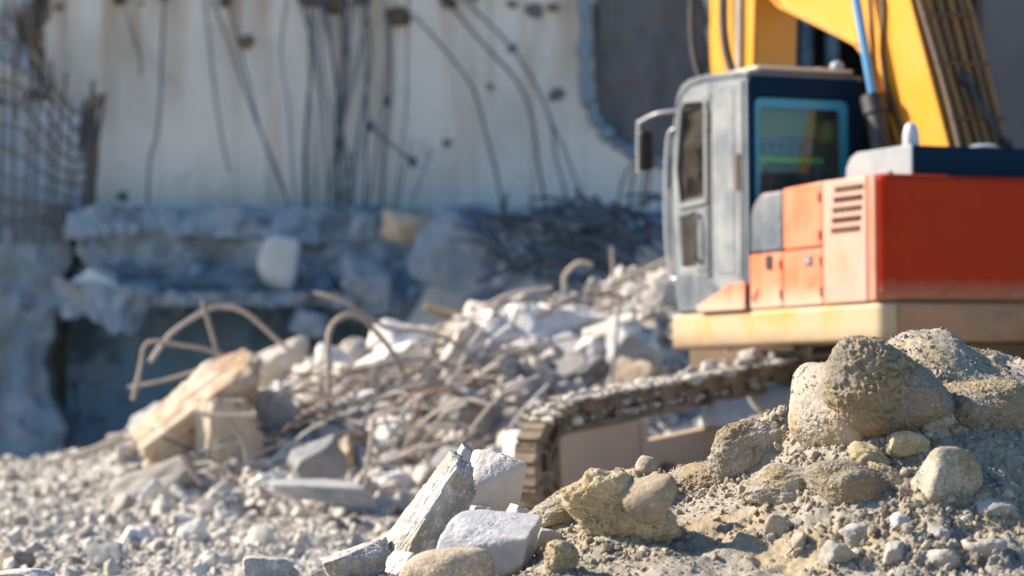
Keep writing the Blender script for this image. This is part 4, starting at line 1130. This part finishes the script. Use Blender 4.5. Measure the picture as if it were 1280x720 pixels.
# cab: left side plate with door window, rear plate with window, roof, right side, front pillars
fr = [(2.62, 1.47), (2.69, 1.9), (2.72, 2.3), (2.66, 2.8), (2.60, 2.96)]
top = [(2.57, 3.03), (2.51, 3.085), (2.42, 3.115), (2.2, 3.125), (1.72, 3.10), (1.63, 3.09)]
prof = [(1.63, 1.47)] + fr + top
dw = [(2.20, 2.27), (2.55, 2.25), (2.60, 2.5), (2.53, 2.92), (2.48, 2.965), (2.23, 2.955), (2.20, 2.93)]
lw = [(2.36, 1.80), (2.57, 1.80), (2.60, 2.16), (2.36, 2.19)]
m = H_(); m.prism(prof, side, 0.0, .035, [dw, lw]); cabside = m.build('cab_side', M['silver'], EX, bevel=.012)
inner = [(a + (.012 if a > 2.4 else -.012), b) for a, b in dw]
m = H_(); m.prism([(2.16, 2.235), (2.575, 2.215), (2.635, 2.5), (2.56, 2.935), (2.5, 3.0), (2.22, 2.99), (2.16, 2.95)], side, -.022, -.002, [dw]); df = m.build('door_window_frame', M['silver'], cabside, bevel=.006)
m = H_(); m.prism([(a, b) for a, b in dw], side, .014, .02); m.build('door_glass', M['glass'], EX)
m = H_(); m.prism([(a, b) for a, b in lw], side, .014, .02); m.build('lower_glass', M['glass'], EX)
m = H_(); m.tube([(2.22, .005, 2.28), (2.56, .005, 2.26), (2.6, .005, 2.5), (2.53, .005, 2.91), (2.24, .005, 2.94), (2.22, .005, 2.28)], .016, 6, False); m.build('window_seal', M['black'], EX)
m = H_(); m.prism([(1.67, 1.5), (1.67, 3.05), (2.1, 3.03), (2.1, 1.66)], side, -.016, -.002); m.build('rear_pillar_panel', M['silver'], cabside, bevel=.008)
m = H_(); m.prism([(1.70, 1.7), (1.70, 2.55), (1.75, 2.55), (1.75, 1.7)], side, -.024, -.018); m.build('door_hinge_strip', M['silver'], cabside, bevel=.004)
H_().box((1.705, -.034, 2.3), (1.75, -.031, 2.55)).build('hinge_grille', M['brownplate'], cabside)
H_().box((2.112, -.006, 1.7), (2.145, -.0015, 3.0)).build('door_gap', M['black'], cabside)
m = H_(); m.prism([(1.66, 1.485), (2.61, 1.485), (2.66, 1.75), (2.16, 1.75), (2.16, 1.70), (1.66, 1.66)], side, -.014, -.002); m.build('lower_door_panel', M['slate'], cabside, bevel=.006)
m = H_(); m.prism([(2.16, 1.76), (2.34, 1.76), (2.34, 2.20), (2.16, 2.22)], side, -.012, -.002); m.build('door_panel', M['slate'], cabside, bevel=.006)
m = H_(); m.prism([(1.78, 1.72), (1.78, 2.98), (2.04, 2.98), (2.04, 1.74)], side, -.022, -.0175); m.build('pillar_cover', M['silver'], cabside, bevel=.003)
H_().box((2.11, -.03, 2.74), (2.15, -.004, 2.88)).build('door_catch', M['black'], cabside, bevel=.004)
m = H_(); m.tube([(2.27, -.004, 1.83), (2.27, -.05, 1.86), (2.27, -.05, 2.12), (2.27, -.004, 2.15)], .012, 8); m.build('door_handle', M['black'], cabside)
H_().box((2.40, .03, 1.82), (2.5, .034, 2.1)).build('door_pocket', M['pale'], cabside)
m = H_(); m.prism([(1.632, 1.47), (2.30, 1.472), (2.30, 1.52), (1.80, 1.66), (1.632, 1.66)], side, -.034, -.018); m.build('cab_foot_panel', M['orange'], EX, bevel=.006)
rw = rrect(.05, 2.2, .80, 2.925, .05)
m = H_(); m.prism(rrect(.0, 1.47, .915, 3.09, .07, 6, (1, 1, 0, 0)), rear, 1.60, 1.64, [rw]); cabrear = m.build('cab_rear', M['navy'], EX, bevel=.014, seg=3)
m = H_(); m.prism(rrect(.05, 2.2, .80, 2.925, .05), rear, 1.612, 1.63, [rrect(.085, 2.235, .735, 2.86, .04)]); m.build('rear_window_seal', M['teal'], EX, bevel=.004)
m = H_(); m.prism(rrect(.085, 2.235, .735, 2.86, .04), rear, 1.618, 1.624); m.build('rear_glass', M['rearglass'], EX)
rs = [(1.65, 2.1), (1.65, 2.95), (2.5, 2.97), (2.6, 2.5), (2.56, 2.1)]
m = H_(); m.prism(prof, side, .88, .914, [rs]); m.build('cab_side', M['navy'], EX, bevel=.01)
m = H_(); m.prism(rs, side, .893, .899); m.build('side_glass', M['glass'], EX)
m = H_(); roofp = [(2.63, 2.95), (2.595, 3.045), (2.53, 3.10), (2.43, 3.132), (2.2, 3.142), (1.72, 3.118), (1.60, 3.10), (1.60, 3.07), (2.2, 3.09), (2.42, 3.08), (2.53, 3.03), (2.6, 2.93)]
m.prism(roofp, side, -.012, .925); m.build('cab_roof', M['slate'], EX, bevel=.012, seg=3)
H_().box((1.62, .08, 3.118), (2.3, .86, 3.15)).build('roof_hatch', M['pale'], EX, bevel=.015)
H_().box((1.66, .6, 3.15), (1.74, .68, 3.162)).build('roof_plate', M['ochre'], EX, bevel=.003)
m = H_(); m.lathe([(.045, 0), (.05, .02), (.046, .045), (.03, .062), (0, .07)], (1.68, .76, 3.145), seg=18); m.build('roof_beacon', M['hoodgrey'], EX)
m = H_(); m.lathe([(.03, 0), (.03, .04), (.0, .05)], (2.52, .12, 3.1), seg=14); m.build('roof_lamp', M['black'], EX)
for w_ in (.0, .86):
    m = H_(); m.tube([(2.6, w_ + .028, 1.48), (2.73, w_ + .028, 1.9), (2.77, w_ + .028, 2.3), (2.73, w_ + .028, 2.65), (2.62, w_ + .028, 2.97)], .026, 8); m.build('front_pillar', M['silver'] if w_ == 0 else M['navy'], EX)
H_().box((2.60, .03, 1.47), (2.64, .88, 1.62)).build('front_sill', M['navy'], EX, bevel=.008)
pts = [(2.615, 1.62), (2.735, 1.92), (2.765, 2.3), (2.725, 2.65), (2.62, 2.95)]
m = H_(); m.prism(pts + [(a - .006, b) for a, b in reversed(pts)], side, .05, .87); m.build('windscreen', M['glass'], EX)
# inside the cab
m = H_(); m.prism([(1.86, 1.9), (2.32, 1.93), (2.32, 2.04), (1.98, 2.03), (1.86, 2.5), (1.76, 2.5)], side, .24, .68); m.build('seat', M['black'], EX, bevel=.04, seg=3)
m = H_(); m.prism([(1.80, 2.5), (1.86, 2.5), (1.85, 2.68), (1.79, 2.68)], side, .33, .58); m.build('headrest', M['black'], EX, bevel=.03, seg=3)
H_().box((1.8, .05, 1.5), (2.3, .2, 2.1)).build('side_console', M['black'], EX, bevel=.02)
H_().box((1.8, .7, 1.5), (2.3, .86, 2.12)).build('side_console', M['black'], EX, bevel=.02)
H_().box((1.645, .06, 2.485), (1.665, .62, 2.53)).build('reflection_strip', M['green'], EX, bevel=.004)  # added green strip imitates a reflected streak in the rear window
H_().box((1.72, .09, 2.55), (1.74, .58, 2.66)).build('shelf_panel', M['hoodgrey'], EX, bevel=.004)
sb_ = H_().box((1.74, .09, 2.67), (1.75, .60, 2.87)).build('sun_blind', M['tanblind'], EX, bevel=.003)
for j in range(5):
    H_().box((1.712, .14 + .08 * j, 2.58), (1.719, .19 + .08 * j, 2.63)).build('switch', M['slate'], EX)
H_().box((1.65, .04, 1.49), (2.6, .87, 1.52)).build('cab_floor', M['black'], EX)
for w_ in (.14, .78):
    m = H_(); m.tube([(2.3, w_, 2.1), (2.33, w_, 2.25), (2.31, w_, 2.32)], .016, 8); m.build('control_lever', M['black'], EX)
m = H_(); m.lathe([(0, 0), (.05, .01), (.062, .06), (.05, .12), (.02, .15), (0, .152)], (1.69, .66, 2.64), seg=16); m.build('yellow_reflection', M['yellow'], EX)  # added yellow body stands in for a reflection in the rear glass
# mirror on its tube
m = H_(); m.tube([(2.62, .02, 2.93), (2.72, -.1, 2.915), (2.9, -.14, 2.875), (2.94, -.145, 2.83), (2.945, -.145, 2.5)], .012, 8, step=8); mb = m.build('mirror_bracket', M['chrome'], EX)
m = H_(); m.prism(rrect(-.16, 2.515, -.055, 2.805, .035), rear, 2.87, 2.93); mm = m.build('mirror', M['rubber'], EX, bevel=.015, seg=3)
m = H_(); m.prism(rrect(-.148, 2.53, -.067, 2.79, .028), rear, 2.866, 2.869); m.build('mirror_glass', M['rubber'], mm)
m = H_(); m.tube([(2.63, -.01, 1.72), (2.70, -.03, 1.78), (2.745, -.035, 2.2), (2.71, -.03, 2.72), (2.63, -.01, 2.8)], .012, 8); m.build('grab_rail', M['chrome'], EX)

# boom
back = [(.60, 2.42), (1.075, 3.54), (1.55, 4.62), (2.2, 5.3), (3.2, 5.62), (4.3, 5.6)]
under = [(4.3, 5.2), (3.6, 4.35), (2.76, 3.74), (1.98, 3.44), (1.73, 3.34), (1.58, 3.22), (1.43, 3.0), (1.28, 2.75), (1.10, 2.42)]
bw0, bw1 = .98, 1.46
m = H_(); m.prism(back + under, side, bw0, bw0 + .02); boom = m.build('boom', M['yellow'], EX, bevel=.004)
m = H_(); m.prism(back + under, side, bw1 - .02, bw1); m.build('boom_side', M['yellow'], EX, bevel=.004)
def strip(path, th, w0, w1, name, mat, lip=0):
    m = H_()
    for a, b in zip(path[:-1], path[1:]):
        a, b = Vector(a), Vector(b)
        nrm = Vector((-(b - a).y, (b - a).x)).normalized() * th
        vs = [Vector((q.x, ww, q.y)) for ww in (w0, w1) for q in (a, b, b + nrm, a + nrm)]
        m.add(vs, [(0, 1, 2, 3), (7, 6, 5, 4), (0, 4, 5, 1), (1, 5, 6, 2), (2, 6, 7, 3), (3, 7, 4, 0)])
    return m.build(name, mat, EX)
strip(back, -.012, bw0 + .022, bw1 - .022, 'boom_back_plate', M['ochre'])  # shade of the back face is in this darker paint
strip(under, -.014, bw0 - .05, bw1 + .01, 'boom_bottom_plate', M['yellow'])
strip([(1.085, 2.45), (1.26, 2.80), (1.40, 3.04), (1.43, 3.24), (1.41, 3.58), (1.5, 3.9)], .03, bw0 - .03, bw0 - .002, 'boom_bracket', M['brownplate'])
# pipes and hoses on the back of the boom
dirb = (Vector((1.075, 0, 3.54)) - Vector((.6, 0, 2.42))).normalized()
nb = Vector((-dirb.z, 0, dirb.x))
for k, (ww, r, mt) in enumerate([(1.03, .022, 'brownplate'), (1.10, .026, 'ochre'), (1.19, .024, 'hose'), (1.27, .026, 'ochre'), (1.345, .022, 'hose'), (1.41, .026, 'ochre')]):
    base = Vector((.6, ww, 2.42)) + nb * .045
    m = H_(); m.tube([base + dirb * t + Vector((0, .012 * math.sin(3 * t + k), 0)) for t in (0, .3, .6, .9, 1.2, 1.6, 2.2)], r, 10); m.build('boom_pipe', M[mt], EX)
for t in (.3, .72, 1.1):
    m = H_(); b0 = Vector((.6, 1.0, 2.42)) + nb * .075 + dirb * t
    m.tube([b0, b0 + Vector((0, .44, .015))], .012, 6, False); m.build('pipe_clamp', M['brownplate'], EX)
m = H_(); b0 = Vector((.6, 0, 2.42)) + nb * .09
m.tube([b0 + dirb * .62 + Vector((0, 1.21, 0)), b0 + dirb * .4 + nb * .03 + Vector((0, 1.23, 0)), b0 + dirb * .2 + nb * .05 + Vector((0, 1.29, 0)), b0 + dirb * .08 + nb * .03 + Vector((0, 1.38, 0)), b0 + dirb * .12 + Vector((0, 1.42, 0))], .022, 10); m.build('hydraulic_hose', M['black'], EX)
m = H_(); m.tube([b0 + dirb * .56 + Vector((0, 1.17, 0)), b0 + dirb * .64 + Vector((0, 1.21, 0))], .035, 10, False); m.build('hose_coupling', M['black'], EX)
# lift cylinder
a, b = Vector((1.345, .84, 2.93)), Vector((1.62, .86, 3.78))
d_ = (b - a).normalized()
m = H_(); m.cyl(a - d_ * .05, b + d_ * .8, .032); m.build('cylinder_rod', M['steelblue'], EX)
m = H_(); m.cyl(a + Vector((.02, .045, -.05)), b + Vector((.03, .09, .8)), .02); m.build('cylinder_pipe', M['ochre'], EX)
m = H_(); m.cyl(a - d_ * .75, a - d_ * .02, .078).cyl(a - d_ * .13, a, .092); m.build('cylinder_barrel', M['black'], EX, angle=30)
m = H_(); m.tube([a + Vector((-.03, .12, -.75)), a + Vector((-.03, .13, -.3)), a + Vector((0, .12, .0))], .02, 8); m.build('hydraulic_hose', M['hose'], EX)
# arm and bucket in front of the cab
m = H_(); m.prism([(3.05, 5.4), (3.2, 3.5), (3.24, 2.6), (3.3, 1.9), (3.62, 1.9), (3.84, 3.0), (3.86, 3.6), (3.8, 5.5)], side, .98, 1.0); m.build('arm', M['yellow'], EX, bevel=.004)
m = H_(); m.prism([(3.05, 5.4), (3.2, 3.5), (3.24, 2.6), (3.3, 1.9), (3.62, 1.9), (3.84, 3.0), (3.86, 3.6), (3.8, 5.5)], side, 1.005, 1.36); m.build('arm_box', M['yellow'], EX, bevel=.01)
for k, (uu, ww, r) in enumerate([(3.93, .93, .03), (3.46, .94, .034)]):
    m = H_(); m.tube([(uu - .06, ww, 5.2), (uu + .05, ww - .03, 4.0), (uu + .02, ww - .03, 3.5), (uu - .14, ww + .02, 3.1), (uu - .2, ww + .05, 2.7)], r, 8); m.build('hydraulic_hose', M['black'], EX)
m = H_(); m.tube([(3.33, .965, 5.2), (3.36, .96, 3.8), (3.4, .965, 2.7)], .03, 8); m.build('arm_pipe', M['pale'], EX)
m = H_(); m.prism([(3.2, 2.0), (3.75, 2.05), (3.95, 1.6), (3.9, 1.1), (3.5, .95), (3.1, 1.1), (3.0, 1.3), (3.3, 1.2), (3.62, 1.35), (3.6, 1.7), (3.25, 1.8)], side, .8, 1.55); m.build('bucket', M['brownplate'], EX, bevel=.01)

# crawler tracks
TT = Vector((.62, .78, .095)).normalized(); TS = Vector((.7828, -.6223, 0)); TU = TS.cross(TT).normalized()
LEN, RAD = 5.0, .375
def track(off, s_in):
    O = Vector((0.11, 17.25, 0.03)) + TS * off
    tx = lambda v: O + TT * v.x + TS * v.y + TU * v.z
    def path(d):                                  # point and direction on the loop at arc length d
        st = LEN - 2 * RAD; ar = math.pi * RAD
        d %= 2 * (st + ar)
        if d < st: return Vector((RAD + d, 0, 2 * RAD)), Vector((1, 0, 0)), Vector((0, 0, 1))
        d -= st
        if d < ar:
            a = math.pi / 2 - d / RAD
            return Vector((LEN - RAD + RAD * math.cos(a), 0, RAD + RAD * math.sin(a))), Vector((math.sin(a), 0, -math.cos(a))), Vector((math.cos(a), 0, math.sin(a)))
        d -= ar
        if d < st: return Vector((LEN - RAD - d, 0, 0)), Vector((-1, 0, 0)), Vector((0, 0, -1))
        d -= st
        a = -math.pi / 2 - d / RAD
        return Vector((RAD + RAD * math.cos(a), 0, RAD + RAD * math.sin(a))), Vector((math.sin(a), 0, -math.cos(a))), Vector((math.cos(a), 0, math.sin(a)))
    tot = 2 * (LEN - 2 * RAD + math.pi * RAD)
    n = int(tot / .13); pit = tot / n
    m = MB(tx); lk = MB(tx)
    W = .085
    for k in range(n):
        p, t, o = path((k + .5) * pit)
        mt = Matrix(((t.x, 0, o.x, p.x), (0, 1, 0, 0), (t.z, 0, o.z, p.z), (0, 0, 0, 1)))
        j = random.uniform(-.004, .004)
        m.box((-pit * .495, -W, .0 + j), (pit * .495, W, .024 + j), mt)
        m.box((-pit * .45, -W, .024 + j), (-pit * .30, W, .038 + j), mt)
        m.box((pit * .1, -W, .024 + j), (pit * .2, W, .034 + j), mt)
        if k % 2: continue
        mt = mt @ Matrix.Diagonal((2, 1, 1, 1)) @ Matrix.Translation((.25 * pit, 0, 0))
        for sgn in (-1, 1):
            y0, y1 = sorted((sgn * (W - .035), sgn * (W - .003)))
            lk.box((-pit * .49, y0, -.045), (pit * .49, y1, -.002), mt)
            lk.box((-pit * .49, y0, -.15), (pit * .49, y1, -.112), mt)
            lk.box((-pit * .5, y0, -.112), (-pit * (.2 + j * 12), y1, -.045), mt)
            lk.box((pit * (.24 + j * 14), y0, -.112), (pit * .5, y1, -.045), mt)
        lk.box((-pit * .5, -W + .045, -.145), (pit * .5, W - .045, -.004), mt)
    m.build('track_shoes', M['track'], EX, angle=30)
    lk.build('track_chain', M['track'], EX, angle=30)
    m = MB(tx); m.box((.27, -.06, .12), (1.12, .068, .60)); m.build('track_frame', M['frame'], EX, bevel=.02)
    m = MB(tx); m.box((1.123, -.06, .10), (LEN - .5, .05, .44)); m.box((1.09, .062, .14), (1.16, .09, .57)); m.build('frame_rail', M['frame'], EX, bevel=.015)
    for x in (RAD, LEN - RAD):
        m = MB(tx); m.cyl((x, -.05, RAD), (x, .05, RAD), RAD - .2, seg=28).cyl((x, -.055, RAD), (x, .055, RAD), .08, seg=20); m.build('idler_wheel' if x == RAD else 'drive_sprocket', M['track'], EX, angle=40)
    for i in range(7):
        x = .8 + i * (LEN - 1.6) / 6
        m = MB(tx); m.cyl((x, -.1, .2), (x, .1, .2), .08, seg=18); m.build('track_roller', M['track'], EX, angle=40)
    for x in (2.1, 3.6):
        m = MB(tx); m.cyl((x, -.06, .5), (x, .06, .5), .05, seg=16); m.build('carrier_roller', M['track'], EX, angle=40)
track(0, 1)
track(2.3, -1)
H_().box((.8, .6, .35), (1.9, 1.75, .80)).build('undercarriage', M['frame'], EX, bevel=.03)

# clumps of dirt lying on the track
VV, FF, n_ = [], [], 0
O = Vector((0.11, 17.25, 0.03))
for k in range(1000):
    L = random.uniform(.1, LEN - .2); s_ = random.uniform(-.14, .14)
    zz = 2 * RAD + .045
    if k % 7 == 0: s_ = .09; zz -= random.choice([random.uniform(0, .16), .13])
    if L < RAD: zz = RAD + math.sqrt(max(0, (RAD + .03) ** 2 - (RAD - L) ** 2))
    p = O + TT * L + TS * s_ + TU * zz
    V, Fc = rock_verts(2, 900 + k % 9, planes=9, p=10, rough=.15)
    r = math.exp(random.gauss(-4.1, .5))
    VV.append((V * np.array([r, r, r * .6])) @ rot3(0, 0, k).T + np.array(p[:])); FF.append(Fc + n_); n_ += len(V)
o = link('dirt', np_mesh('dirt', np.concatenate(VV), np.concatenate(FF), M['gravel'], True, 40))
tag(o, 'dry dirt and crumbs lying along the top of the crawler track', kind='stuff')

for k in range(13):
    L = 1.9 + k * .12; r = random.uniform(.04, .075)
    p = O + TT * L + TS * random.uniform(-.1, .05) + TU * (2 * RAD + .05 + r * .4)
    chunk('rubble_chunk', p, (r, r * .9, r * .9), (k, k * 2, k * 3), M['chunk'], 'pale stone resting on the track under the deck', 'rubble', 'stones resting on the track', 'lump', k % 9)
